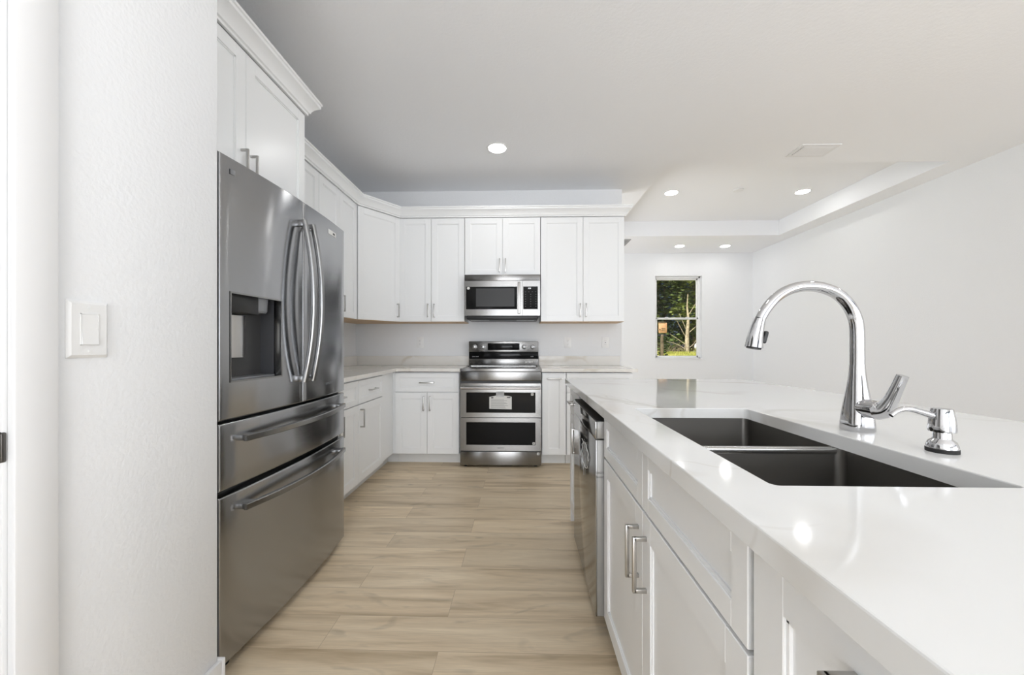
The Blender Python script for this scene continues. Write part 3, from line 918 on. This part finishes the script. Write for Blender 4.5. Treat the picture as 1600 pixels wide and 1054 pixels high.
# backguard
bgx0, bgx1 = .004, RW - .004
bg_ = bx('backguard', (bgx0, .60, .905), (bgx1, .655, 1.175), 'darkgrey', rg, .004)
bx('lower_panel', (bgx0, .578, .918), (bgx1, .604, .988), 'steel', bg_, .002)
bx('black_band', (bgx0, .584, .988), (bgx1, .604, 1.062), 'black_glass', bg_, .001)
bm = bmesh.new()
box(bm, (bgx0, .570, 1.062), (bgx1, .604, 1.176), .005, 3)
cp = obj('control_panel', bm, 'steel', bg_)
bm = bmesh.new(); box(bm, (.208, .566, 1.082), (.550, .574, 1.155), .003)
dsp = obj('display', bm, 'black_glass', bg_)
for x in (.066, .158, .600, .692):
    bm = bmesh.new()
    cyl(bm, (x, .571, 1.117), (x, .560, 1.117), .026, n=32, bev=.002)
    cyl(bm, (x, .560, 1.117), (x, .532, 1.117), .022, .019, n=32, bev=.003)
    box(bm, (x - .0035, .527, 1.098), (x + .0035, .545, 1.136), .002)
    obj('knob', bm, 'handle_steel', bg_, 35)
text('lettering', 'DUAL DOOR', .012, 'pale_ink', bg_, Matrix.Translation((.075, .5835, 1.012)) @ FRONT)
text('lettering', 'OVEN', .012, 'pale_ink', bg_, Matrix.Translation((.685, .5835, 1.012)) @ FRONT)
bm = bmesh.new()
for k, (a, b) in enumerate(((.612, .634), (.638, .646), (.650, .672), (.676, .694))): box(bm, (a, .5768, .946 + (k % 2) * .006), (b, .578, .960 + (k % 3) * .003))
obj('energy_sticker', bm, 'paper', bg_, 0)

# ---------------------------------------------------------------- microwave
mw = thing('microwave', 'stainless over-the-range microwave with black window and keypad', 'microwave', (-.5785, 3.81, 0), 0)
MZ = 1.429
bx('case', (.002, .022, MZ + .004), (RW - .002, .405, 1.838), 'darkgrey', mw, .003)
bx('vent_strip', (.0, 0, 1.779), (RW, .024, 1.838), 'steel', mw, .003)
bx('underside', (.02, .012, MZ - .040), (RW - .02, .38, MZ + .006), 'black', mw, .014, 3)
for a, b in ((.05, .24), (.52, .70)): bx('grease_filter', (a, .05, MZ - .043), (b, .2, MZ - .038), 'grey', mw)
bm = bmesh.new()
plate_with_holes(bm, [(0, MZ), (.580, MZ), (.580, 1.776), (0, 1.776)], [[(.017, 1.492), (.528, 1.492), (.528, 1.718), (.017, 1.718)]], 0, .026)
for v in bm.verts: v.co = Vector((v.co.x, v.co.z, v.co.y))
md = obj('door', bm, 'steel', mw, 0)
bx('door_window', (.015, .002, 1.490), (.530, .01, 1.720), 'black_glass', md)
o = bx('mesh_screen', (.117, .0010, 1.520), (.500, .0022, 1.700), 'black', md)
bm = bmesh.new()
box(bm, (.533, -.040, MZ + .018), (.558, -.026, 1.760), .005, 3)
box(bm, (.536, -.03, MZ + .03), (.555, .002, MZ + .055), .003); box(bm, (.536, -.03, 1.725), (.555, .002, 1.75), .003)
obj('handle', bm, 'nickel', md)
bm = bmesh.new(); cyl(bm, (.041, .0022, 1.703), (.041, .0008, 1.703), .014, n=24)
obj('sticker', bm, 'paper', md)
bm = bmesh.new()
plate_with_holes(bm, [(.582, MZ), (RW, MZ), (RW, 1.776), (.582, 1.776)], [[(.588, 1.492), (.733, 1.492), (.733, 1.718), (.588, 1.718)]], 0, .024)
for v in bm.verts: v.co = Vector((v.co.x, v.co.z, v.co.y))
kp = obj('control_panel', bm, 'steel', mw, 0)
bx('keypad', (.586, .002, 1.490), (.735, .01, 1.720), 'black_glass', kp)
text('clock', '12:0', .017, 'display', kp, Matrix.Translation((.650, .0012, 1.700)) @ FRONT)
for r_ in range(7):
    for c_ in range(3 if r_ else 4):
        x = .605 + c_ * (.052 if r_ else .034); z = 1.665 - r_ * .024
        bx('key_label', (x, .0008, z - .002), (x + .011, .0024, z + .002), 'slot', kp)

# ---------------------------------------------------------------- island (cabinets face -x; local x = world -y)
IF = .327
GI = 'island base cabinets'
def isl(y_far): return (IF, y_far, 0)
base_cab(isl(2.470), -90, .392, [('drawer', .002, .390, .712, .866, (.196, .789, False)), ('door', .002, .390, .108, .704, (.345, .60, True))],
         'white island cabinet at the far end beyond the dishwasher', depth=.59, group=GI, zt=.880)
sb = base_cab(isl(1.453), -90, .925, [('drawer', .002, .463, .712, .866, None), ('drawer', .463, .923, .712, .866, None),
                                      ('door', .002, .463, .108, .704, (.430, .585, True)), ('door', .463, .923, .108, .704, (.495, .585, True))],
              'white sink base cabinet with two false drawer fronts over double doors', depth=.59, group=GI, zt=.650)
base_cab(isl(.522), -90, .455, [('door', .002, .453, .108, .866, (.2275, .822, False))],
         'nearest white island cabinet with one tall pull-out front', depth=.59, group=GI, zt=.880)
# rails above the sink base box, in front of the bowls
bm = bmesh.new(); box(bm, (.0015, 0, .650), (.9235, .018, .880)); box(bm, (.0015, 0, .65), (.018, .59, .88)); box(bm, (.907, 0, .65), (.9235, .59, .88)); box(bm, (.0015, .572, .65), (.9235, .59, .88))
obj('upper_rails', bm, 'cab', sb, 0)
t = thing('island_back_panel', 'white panelled back and ends of the island under the overhang', 'panel', (0, 0, 0))
bx('back_panel', (.918, .052, 0), (.936, 2.478, .880), 'cab', t, .001, 1)
bx('end_panel', (.312, 2.4715, 0), (.918, 2.484, .880), 'cab', t, .001, 1)
bx('end_panel', (.312, .052, 0), (.918, .0645, .880), 'cab', t, .001, 1)
worktop('island_countertop', 'large white quartz island countertop with sink cutout', [(.279, .030), (1.409, .030), (1.409, 2.500), (.279, 2.500)],
        [list(reversed(rrect(.386, .599, .763, 1.328, .012)))], z0=.8805, bev=.0025)

# dishwasher
dw = thing('dishwasher', 'stainless dishwasher with a pocket handle built into the island', 'dishwasher', (.28, 2.074, 0), -90)
DW = .612
bx('tub', (.006, .05, .10), (DW - .006, .60, .872), 'darkgrey', dw, .003)
bx('toe_panel', (.006, .085, .0), (DW - .006, .10, .10), 'black', dw)
bm = bmesh.new()
box(bm, (.002, 0, .098), (DW - .002, .006, .770), .002, 2)
dd_ = obj('door', bm, 'dw', dw)
bx('door_edge', (.003, .0055, .099), (DW - .003, .044, .769), 'edge_grey', dd_, .001)
bm = bmesh.new()
box(bm, (.002, -.002, .773), (DW - .002, .006, .840), .002, 2)
hp_ = obj('handle_panel', bm, 'dw', dw)
bx('panel_edge', (.003, .0055, .774), (DW - .003, .044, .839), 'edge_grey', hp_, .001)
bx('control_strip', (.006, .004, .838), (DW - .006, .10, .8425), 'black', dw)
bx('control_recess', (.006, .046, .800), (DW - .006, .06, .877), 'black', dw)
o = text('lettering', 'DIGITAL', .011, 'ink', dd_, Matrix.Translation((DW - .0015, .022, .645)) @ Matrix.Rotation(R(90), 4, 'Z') @ FRONT)
o = text('lettering', 'INVERTER', .009, 'ink', dd_, Matrix.Translation((DW - .0015, .022, .628)) @ Matrix.Rotation(R(90), 4, 'Z') @ FRONT)
# crumpled clear film hanging from the door
bm = bmesh.new()
def patch(c, rx, rz, n=20, amp=.004):
    ctr = bm.verts.new((c[0], -.006, c[1])); rs = []
    for q in (.5, 1.0):
        rs.append([bm.verts.new((c[0] + q * rx * math.cos(2 * PI * k / n) * random.uniform(.85, 1.1) + q * .01 * math.sin(2 * PI * k / n),
                                 -.004 - random.uniform(0, amp), c[1] + q * rz * math.sin(2 * PI * k / n) * random.uniform(.9, 1.1))) for k in range(n)])
    for k in range(n):
        bm.faces.new((ctr, rs[0][k], rs[0][(k + 1) % n])); bm.faces.new((rs[0][k], rs[1][k], rs[1][(k + 1) % n], rs[0][(k + 1) % n]))
patch((.40, .655), .085, .05)
fl = obj('plastic_film', bm, 'film', dd_, 0)
bm = bmesh.new()
pp = [(.40 + .086 * math.cos(2 * PI * k / 24), -.007 - .002 * math.sin(k * 2.1), .655 + .051 * math.sin(2 * PI * k / 24) + random.uniform(-.003, .003)) for k in range(23)]
tube(bm, pp, [.0014] * len(pp), n=6, m=2, up=(0, 1, .01))
tube(bm, [(.36, -.005, .690), (.33, -.006, .702), (.30, -.005, .700)], [.0012] * 3, n=6, up=(0, 1, 0))
tube(bm, [(.36, -.004, .607), (.355, -.005, .585), (.35, -.004, .55)], [.001] * 3, n=6, up=(0, 1, 0))
obj('film_edge', bm, 'paper', fl)

# sink
sk = thing('kitchen_sink', 'undermount double-bowl stainless steel sink in the island', 'sink', (0, 0, 0))
SX0, SX1, SY0, SY1, SD = .380, .769, .593, 1.334, .955
def bowl(y0, y1, ztop):
    bm = bmesh.new()
    zb = .665; w = .0015
    def ring(i, z): return [Vector((x, y, z)) for x, y in rrect(SX0 + i, y0 + i, SX1 - i, y1 - i, max(.012, .018 - i * .3), 4)]
    rs = [ring(-w, zb - w), ring(-w, ztop), ring(0, ztop), ring(0, zb + .012), ring(.004, zb + .003), ring(.014, zb)]
    vs_ = [[bm.verts.new(p) for p in r] for r in rs]
    n = len(vs_[0])
    for a, b in zip(vs_, vs_[1:]):
        for k in range(n): bm.faces.new((a[k], a[(k + 1) % n], b[(k + 1) % n], b[k]))
    bm.faces.new(vs_[-1]); bm.faces.new(list(reversed(vs_[0])))
    o = obj('bowl', bm, 'sink', sk, 40)
    bm = bmesh.new()
    cx, cy_ = (SX0 + SX1) / 2, (y0 + y1) / 2
    lathe(bm, [(.055, zb + .0002), (.055, zb + .003), (.048, zb + .0035), (.040, zb - .0), (.0385, zb - .001)][:4] + [(.010, zb + .0005)], (cx, cy_, 0), 32)
    obj('drain', bm, 'sink_rim', o, 40)
bowl(SY0, SD - .010, .8795); bowl(SD + .010, SY1, .8795)
bx('divider', (SX0, SD - .0125, .866), (SX1, SD + .0125, .8795), 'sink_rim', sk, .003)

# ---------------------------------------------------------------- faucet
FX, FY, CT = .848, .992, .914
fc = thing('faucet', 'chrome high-arc pull-down kitchen faucet behind the sink', 'faucet', (FX, FY, CT), 0)
bm = bmesh.new()
rings = []
for z, a, b, q in ((0, .030, .030, 3.2), (.003, .0315, .0315, 3.2), (.02, .0310, .031, 3.0), (.05, .0282, .0288, 2.7), (.08, .0248, .0255, 2.4), (.11, .0212, .0215, 2.1), (.14, .0178, .0178, 2), (.158, .0163, .0163, 2), (.166, .0159, .0159, 2)):
    r_ = []
    for k in range(36):
        an = 2 * PI * k / 36; c_, s_ = math.cos(an), math.sin(an); e = 2 / q
        r_.append(Vector((math.copysign(abs(c_) ** e, c_) * a, math.copysign(abs(s_) ** e, s_) * b, z)))
    rings.append(r_)
loft(bm, rings)
obj('body', bm, 'chrome', fc, 50)
bm = bmesh.new()
A = [(.606 + (ax_ - .600) * .9605 - (.0010 if ax_ > .85 else 0), az_) for ax_, az_ in [(.853, .914 + .166), (.853, 1.12), (.8525, 1.160), (.848, 1.192), (.833, 1.226), (.808, 1.254), (.776, 1.271), (.740, 1.279), (.704, 1.278), (.670, 1.268), (.640, 1.249), (.616, 1.222), (.600, 1.196)]]
tube(bm, [(x - FX, 0, z - CT) for x, z in A], [.0155, .0153, .0151, .0149, .0146, .0142, .0138, .0134, .0131, .0129, .0127, .0125, .0124], n=28, up=(0, 1, 0))
obj('spout', bm, 'chrome', fc, 50)
bm = bmesh.new()
tube(bm, [(.606 - FX, 0, 1.196 - CT), (.600 - FX, 0, 1.176 - CT), (.594 - FX, 0, 1.15 - CT), (.590 - FX, 0, 1.124 - CT)], [.0130, .0152, .0182, .0208], n=28, up=(0, 1, 0))
hd = obj('spray_head', bm, 'chrome', fc, 50)
bm = bmesh.new(); tube(bm, [(.5905 - FX, 0, 1.126 - CT), (.5895 - FX, 0, 1.1205 - CT)], [.0175, .0165], n=24, up=(0, 1, 0), m=2)
obj('spray_face', bm, 'black', hd, 50)
bm = bmesh.new(); box(bm, (.611 - FX, -.009, 1.136 - CT), (.621 - FX, .009, 1.168 - CT), .004, 3)
bmesh.ops.rotate(bm, cent=Vector((.607 - FX, 0, 1.15 - CT)), matrix=Matrix.Rotation(R(14), 3, 'Y'), verts=bm.verts)
obj('spray_button', bm, 'black', hd)
bm = bmesh.new()
cyl(bm, (0, -.010, .060), (0.004, -.058, .060), .0235, .0215, n=32, bev=.003)
obj('valve_boss', bm, 'chrome', fc, 50)
bm = bmesh.new()
tube(bm, [(0.003, -.052, .059), (.006, -.066, .064), (.010, -.078, .088), (.014, -.088, .117), (.018, -.097, .146)], [.0222, .0185, .0135, .0115, .0105], n=24, up=(1, 0, 0), sx=1.0, sq=2.4)
obj('lever', bm, 'chrome', fc, 50)

# soap dispenser
sd_ = thing('soap_dispenser', 'chrome soap dispenser with curved nozzle on the island behind the sink', 'soap dispenser', (.849, .797, CT), 0)
bm = bmesh.new(); lathe(bm, [(.0245, 0), (.0245, .008)], n=40); obj('gasket', bm, 'gasket', sd_)
bm = bmesh.new(); lathe(bm, [(.0238, .008), (.0238, .012), (.0208, .021), (.0148, .026), (.0140, .028), (.0140, .045)], n=40); obj('collar', bm, 'chrome', sd_, 50)
bm = bmesh.new(); lathe(bm, [(.0170, .040), (.0205, .041), (.0210, .046), (.0192, .070), (.0168, .084), (.0160, .087), (.007, .088)], n=40)
ph = obj('pump_head', bm, 'chrome', sd_, 40)
bm = bmesh.new(); tube(bm, [(-.015, .003, .072), (-.040, .003, .080), (-.065, .003, .086), (-.085, .003, .082), (-.098, .003, .072)], [.0075, .0062, .0056, .0050, .0042], n=18, up=(0, 1, 0))
obj('nozzle', bm, 'chrome', sd_, 50)

# ---------------------------------------------------------------- wall plates
def outlet(loc, rotz, label, kind='outlet', group='wall outlets'):
    t = thing('wall_outlet', label, 'outlet', loc, rotz, group)
    bm = bmesh.new(); box(bm, (-.0375, -.006, -.059), (.0375, 0, .059), .003, 2)
    obj('cover_plate', bm, 'plate', t)
    if kind == 'outlet':
        for z in (-.0195, .0195):
            bm = bmesh.new(); box(bm, (-.0165, -.0082, z - .014), (.0165, -.005, z + .014), .003, 2)
            r_ = obj('receptacle', bm, 'plate', t)
            bm = bmesh.new()
            for x in (-.0065, .0065): box(bm, (x - .0012, -.0088, z - .001), (x + .0012, -.008, z + .008))
            cyl(bm, (0, -.008, z - .008), (0, -.0088, z - .008), .0024, n=10)
            obj('slot', bm, 'slot', r_)
    else:
        bm = bmesh.new(); box(bm, (-.0165, -.0085, -.033), (.0165, -.005, .033), .002, 2)
        r_ = obj('receptacle', bm, 'plate', t)
        bm = bmesh.new()
        for z in (-.019, .019):
            for x in (-.0065, .0065): box(bm, (x - .0012, -.0091, z - .004), (x + .0012, -.0084, z + .004))
        box(bm, (-.006, -.0091, -.004), (.006, -.0084, .004))
        obj('slot', bm, 'slot', r_)
    return t
outlet((-1.133, KW, 1.164), 0, 'white wall outlet on the back wall left of the range')
outlet((.499, KW, 1.164), 0, 'white wall outlet on the back wall just right of the range')
outlet((.910, KW, 1.164), 0, 'white outlet with test buttons near the back wall end', 'gfci')
outlet((XR, 5.69, .455), -90, 'low white outlet on the long right wall, barely above the island')
# rocker switch on the pantry wall
sw = thing('light_switch', 'white rocker light switch on the textured wall at left', 'light switch', (PX, .8225, 1.164), 90)
bm = bmesh.new()
prof = [(0.0405, .0625, 0), (.0405, .0625, -.002), (.0345, .0560, -.0072)]
rings = [[Vector((-a, y, -b)), Vector((a, y, -b)), Vector((a, y, b)), Vector((-a, y, b))] for a, b, y in prof]
vs_ = [[bm.verts.new(p) for p in r] for r in rings]
for a, b in zip(vs_, vs_[1:]):
    for k in range(4): bm.faces.new((a[k], a[(k + 1) % 4], b[(k + 1) % 4], b[k]))
bm.faces.new(vs_[0]); bm.faces.new(vs_[-1])
obj('cover_plate', bm, 'plate', sw, 20)
bm = bmesh.new()
for a in (((-.018, -.0085, -.035), (.018, -.006, -.0335)), ((-.018, -.0085, .0335), (.018, -.006, .035)), ((-.018, -.0085, -.035), (-.0165, -.006, .035)), ((.0165, -.0085, -.035), (.018, -.006, .035))): box(bm, *a)
obj('switch_frame', bm, 'plate', sw, 0)
bm = bmesh.new()
side = [(-.006, -.033), (-.0112, -.033), (-.0082, .002), (-.0074, .033), (-.006, .033)]
lft = [bm.verts.new((-.016, y, z)) for y, z in side]; rgt = [bm.verts.new((.016, y, z)) for y, z in side]
bm.faces.new(lft); bm.faces.new(list(reversed(rgt)))
for k in range(5): bm.faces.new((lft[k], lft[(k + 1) % 5], rgt[(k + 1) % 5], rgt[k]))
obj('rocker', bm, 'plate', sw, 0)
for z in (-.048, .048):
    bm = bmesh.new(); cyl(bm, (0, -.0070, z), (0, -.0085, z), .003, n=14); box(bm, (-.0003, -.0088, z - .0025), (.0003, -.0084, z + .0025))
    obj('screw', bm, 'plate', sw)

# ---------------------------------------------------------------- ceiling fixtures
first = None
def can(loc, label, power):
    global first
    if first is None:
        t = thing('recessed_light', label, 'ceiling light', loc, 0, 'recessed ceiling lights')
        bm = bmesh.new(); lathe(bm, [(.072, -.001), (.078, -.006), (.090, -.004), (.092, 0)][::-1] , n=40); obj('trim_ring', bm, 'trim', t, 40)
        bm = bmesh.new(); cyl(bm, (0, 0, -.0035), (0, 0, -.0075), .071, n=40); obj('lens', bm, 'lens', t, 40)
        first = t
    else:
        t = dup(first, loc, 0, label)
    l = bpy.data.lights.new('can_lamp', 'AREA'); l.shape = 'DISK'; l.size = .14; l.energy = power; l.color = (.96, .98, 1)
    o = bpy.data.objects.new('can_lamp', l); C.objects.link(o); o.parent = t; o.location = (0, 0, -.012)
    return t
PW = 1.2
can((-.216, 3.308, CEIL), 'round recessed ceiling light over the aisle in front of the range', PW)
can((1.893, 4.91, TRAY), 'left recessed light inside the raised tray ceiling', .05)
can((3.53, 4.915, TRAY), 'right recessed light inside the raised tray ceiling', .05)
can((2.70, 6.64, CEIL), 'left one of two recessed lights near the far window wall', .05)
can((3.48, 6.66, CEIL), 'right one of two recessed lights near the far window wall', .05)
can((-.216, 1.25, CEIL), 'recessed ceiling light over the aisle beside the refrigerator', .05)
can((-.216, -1.1, CEIL), 'recessed ceiling light behind the photographer', .05)
can((1.9, 1.3, CEIL), 'recessed ceiling light over the seating side of the island', .05)
can((3.3, 1.3, CEIL), 'recessed ceiling light near the long right wall', .05)
can((2.4, -1.6, CEIL), 'recessed ceiling light in the living area', .05)
# supply vent
vt = thing('ceiling_vent', 'white rectangular louvred ceiling vent above the island', 'vent', (2.545, 3.42, CEIL), 0)
bm = bmesh.new()
plate_with_holes(bm, rrect(-.165, -.105, .165, .105, .004, 2), [rrect(-.135, -.075, .135, .075, .002, 2)], -.007, 0)
obj('frame', bm, 'trim', vt)
bx('duct_backing', (-.136, -.076, -.0015), (.136, .076, -.0005), 'slot', vt)
bm = bmesh.new()
for k in range(8):
    y = -.066 + k * .019
    t2 = bmesh.new(); box(t2, (-.128, -.0098, -.0008), (.136, .0098, .0008))
    join(bm, t2, Matrix.Translation((0, y, -.0055)) @ Matrix.Rotation(R(-24), 4, 'X'))
obj('louvres', bm, 'trim', vt)
rv = thing('return_air_grille', 'grey return air grille on the ceiling past the kitchen wall end', 'vent', (1.47, 6.39, CEIL), 0)
bm = bmesh.new(); plate_with_holes(bm, rrect(-.28, -.19, .28, .19, .004, 2), [rrect(-.245, -.155, .245, .155, .002, 2)], -.008, 0)
obj('frame', bm, 'ventgrey', rv)
bx('duct_backing', (-.246, -.156, -.0015), (.246, .156, -.0005), 'ink', rv)
bm = bmesh.new()
for k in range(14):
    t2 = bmesh.new(); box(t2, (-.246, -.009, -.001), (.246, .009, .001))
    join(bm, t2, Matrix.Translation((0, -.145 + k * .0222, -.006)) @ Matrix.Rotation(R(-30), 4, 'X'))
obj('louvres', bm, 'ventgrey', rv)
sm = thing('smoke_detector', 'small round white smoke detector on the tray ceiling', 'smoke detector', (2.69, 4.835, TRAY), 0)
bm = bmesh.new(); lathe(bm, [(.056, 0), (.058, -.006), (.057, -.012), (.048, -.016), (.010, -.018)][::-1], n=36)
obj('housing', bm, 'plate', sm, 40)

# ---------------------------------------------------------------- outside the far window
bm = bmesh.new()
plate_with_holes(bm, [(XL - 1.3, YB - 1.4), (XR + 1.3, YB - 1.4), (XR + 1.3, YF + .6), (XL - 1.3, YF + .6)],
                 [[(XL - .11, YB - .11), (XR + .11, YB - .11), (XR + .11, YF + .19), (XL - .11, YF + .19)]], 2.86, 2.96)
box(bm, (XL - 1.3, YB - 1.4, 3.14), (XR + 1.3, YF + .6, 3.2))
struct(obj('sun_block_roof', bm, 'trim', smooth=0))  # unseen roof and overhang, added to keep sun out of the room
bm = bmesh.new()
ys = [7.3, 10, 16, 22, 27, 33, 60]; zs = [-.3, -.3, -.2, .15, .5, .62, .7]
xs = [-14 + 3 * k for k in range(22)]
gv = {}
for i, x in enumerate(xs):
    for j, (y, z) in enumerate(zip(ys, zs)): gv[i, j] = bm.verts.new((x, y, z + (random.uniform(-.06, .06) if j > 1 else 0)))
for i in range(len(xs) - 1):
    for j in range(len(ys) - 1): bm.faces.new((gv[i, j], gv[i + 1, j], gv[i + 1, j + 1], gv[i, j + 1]))
o = obj('lawn', bm, 'lawn', smooth=60); o['kind'] = 'structure'
def leaf_cloud(bm, c, rad, n, size, squash=.8):
    for _ in range(n):
        while True:
            v = Vector((random.uniform(-1, 1), random.uniform(-1, 1), random.uniform(-1, 1)))
            if .15 < v.length <= 1: break
        p = Vector(c) + Vector((v.x * rad, v.y * rad, v.z * rad * squash))
        s = size * random.uniform(.6, 1.3)
        q = Matrix.Rotation(random.uniform(0, 6.28), 3, 'Z') @ Matrix.Rotation(random.uniform(0, 6.28), 3, 'X')
        w = [q @ Vector(k) * s for k in ((-.5, 0, 0), (0, -.22, .05), (.5, 0, 0), (0, .22, .05))]
        bm.faces.new([bm.verts.new(p + k) for k in w])
def tree(x, y, z, h, r, leaf, label, n=900, low=.1):
    t = thing('tree', label, 'tree', (x, y, z), 0, 'trees outside the window')
    bm = bmesh.new(); tube(bm, [(0, 0, -.2), (.05, 0, h * .4), (-.05, .05, h * .85)], [.16, .12, .05], n=8, up=(0, 1, 0))
    for k in range(6):
        a = random.uniform(0, 6.28); hh = h * random.uniform(.25, .8)
        tube(bm, [(0, 0, hh), (.4 * r * math.cos(a), .4 * r * math.sin(a), hh + .5), (.9 * r * math.cos(a), .9 * r * math.sin(a), hh + .8)], [.05, .035, .015], n=6, up=(0, .1, 1), m=3)
    obj('trunk', bm, 'bark', t)
    bm = bmesh.new()
    for k in range(11):
        a = random.uniform(0, 6.28); q = random.uniform(0, .75)
        hh = h * (low + (1 - low) * k / 10)
        leaf_cloud(bm, (r * q * math.cos(a), r * q * math.sin(a), hh), r * random.uniform(.45, .7), n // 11, .44)
    f_ = obj('foliage', bm, leaf, t, 0, recalc=False)
    return t
spots = [(9.0, 35, 'leaf_b', 9, 2.6, 'dark green tree at the left edge of the tree line'), (11.3, 36.5, 'leaf_a', 10, 2.6, 'mid green tree filling the upper left of the window'),
         (13.6, 37, 'leaf_b', 10, 2.6, 'dark tree behind the pale dead trunk'), (15.7, 35.5, 'leaf_a', 9.5, 2.4, 'lighter green tree right of the dead trunk'),
         (17.9, 36, 'leaf_b', 9, 2.6, 'dark green tree at the right edge of the tree line'), (10.2, 40, 'leaf_b', 12, 3, 'tall dark tree in the second row on the left'),
         (14.4, 41, 'leaf_b', 12, 3.2, 'tall dark tree in the second row in the middle'), (18.6, 40, 'leaf_b', 12, 3, 'tall dark tree in the second row on the right'),
         (6.5, 37, 'leaf_a', 10, 2.8, 'mid green tree left of the window view'), (20.6, 38, 'leaf_a', 10, 2.8, 'mid green tree right of the window view')]
for x, y, lf, h, r, lb in spots: tree(x, y, .6, h, r, lf, lb, 3600)
# pale dead tree with bare branches
t = thing('dead_tree', 'pale bare dead tree trunk with broken branches on the grass', 'tree', (12.75, 30, .55), 0)
bm = bmesh.new()
tube(bm, [(0, 0, -.2), (.02, 0, 1.2), (.10, 0, 2.6), (.05, .05, 3.6), (.08, 0, 4.6)], [.20, .15, .10, .06, .03], n=10, up=(0, 1, 0))
obj('trunk', bm, 'deadwood', t)
for pts in (((.05, 0, 1.5), (.5, 0, 1.9), (.95, .1, 2.25)), ((.08, 0, 2.9), (.4, 0, 3.4), (.75, 0, 4.0)), ((.05, 0, 1.0), (-.5, 0, 2.0), (-.8, 0, 2.6)),
            ((.05, 0, 1.6), (-.25, 0, 2.3), (-.55, .1, 3.1)), ((0, 0, .6), (-.7, 0, 1.1), (-1.3, 0, 1.5)), ((0, -.1, .2), (-.8, -.1, .7), (-1.9, -.1, 1.0)), ((0, 0, .3), (.5, 0, .7), (.8, 0, 1.2))):
    bm = bmesh.new(); tube(bm, pts, [.032, .022, .010], n=7, up=(0, 1, .05), m=4)
    obj('branch', bm, 'deadwood', t)
# brush pile and grass
bm = bmesh.new()
for _ in range(150):
    x = random.uniform(10.4, 13.2); y = random.uniform(29.5, 31.5); a = random.uniform(0, PI); l = random.uniform(.4, 1.3)
    cyl(bm, (x, y, .5), (x + l * math.cos(a) * .8, y, .5 + l * abs(math.sin(a)) * .9), .02, .008, n=5)
o = obj('brush_pile', bm, 'bark', smooth=0); tag(o, 'tangle of dry grey brush at the foot of the dead tree', 'brush'); o['kind'] = 'stuff'
bm = bmesh.new()
for _ in range(5200):
    x = random.uniform(7.5, 17); y = random.uniform(23.5, 30)
    tall = 1.7 if x / y > .445 else 1.0
    h = random.uniform(.12, .34) * tall; a = random.uniform(0, PI); w = .02
    z = .15 + (y - 22) * .07 if y < 27 else .5 + (y - 27) * .02
    z -= .05
    v1 = bm.verts.new((x - w * math.cos(a), y - w * math.sin(a), z)); v2 = bm.verts.new((x + w * math.cos(a), y + w * math.sin(a), z))
    v3 = bm.verts.new((x + random.uniform(-.12, .12), y, z + h)); bm.faces.new((v1, v2, v3))
o = obj('tall_grass', bm, 'grass', smooth=0, recalc=False); tag(o, 'yellow green tall grass below the trees outside', 'grass'); o['kind'] = 'stuff'
# orange board on posts
sg = thing('yard_sign', 'orange-tan board on a dark post at the left of the window view', 'sign', (5.42, 15.0, -.04), 0)
bm = bmesh.new(); box(bm, (-.05, -.04, -.25), (.05, .04, 1.6), .01); obj('post', bm, 'bark', sg)
bx('board', (-.13, -.02, 1.66), (.19, .02, 2.06), 'board', sg, .03)
bx('lower_rail', (-.15, -.03, 1.54), (.17, .03, 1.62), 'board_dark', sg, .005)
bx('upper_rail', (-.13, -.03, 2.06), (.13, .03, 2.10), 'bark', sg, .005)
bm = bmesh.new(); cyl(bm, (-.09, -.021, 1.80), (-.09, -.03, 1.80), .026, n=16); box(bm, (-.03, -.028, 1.83), (.12, -.021, 1.85)); box(bm, (-.03, -.028, 1.77), (.10, -.021, 1.785)); obj('marking', bm, 'bark', sg)
t = thing('shrub', 'dark green narrow shrub below the orange board', 'shrub', (6.15, 17.0, -.15), 0)
bm = bmesh.new(); tube(bm, [(0, 0, -.1), (0, 0, .5), (.03, 0, 1.1)], [.03, .02, .01], n=6, up=(0, 1, 0)); obj('stem', bm, 'bark', t)
bm = bmesh.new()
for z, r in ((.45, .2), (.8, .28), (1.2, .3), (1.6, .26)): leaf_cloud(bm, (0, 0, z), r, 190, .13, 1.0)
obj('foliage', bm, 'leaf_b', t, 0, recalc=False)
t = thing('propane_tank', 'white rounded tank at the right edge of the window view', 'tank', (13.0, 29.0, .45), 0)
bm = bmesh.new()
bmesh.ops.create_uvsphere(bm, u_segments=24, v_segments=16, radius=.5)
for v in bm.verts: v.co = Vector((v.co.x * .80 + .30, v.co.y * .8, v.co.z * .74 + .60))
obj('shell', bm, 'vinyl', t, 60)
bm = bmesh.new(); box(bm, (-.15, -.2, -.1), (-.05, .2, .3)); box(bm, (.35, -.2, -.1), (.45, .2, .3)); obj('cradle', bm, 'grey', t)
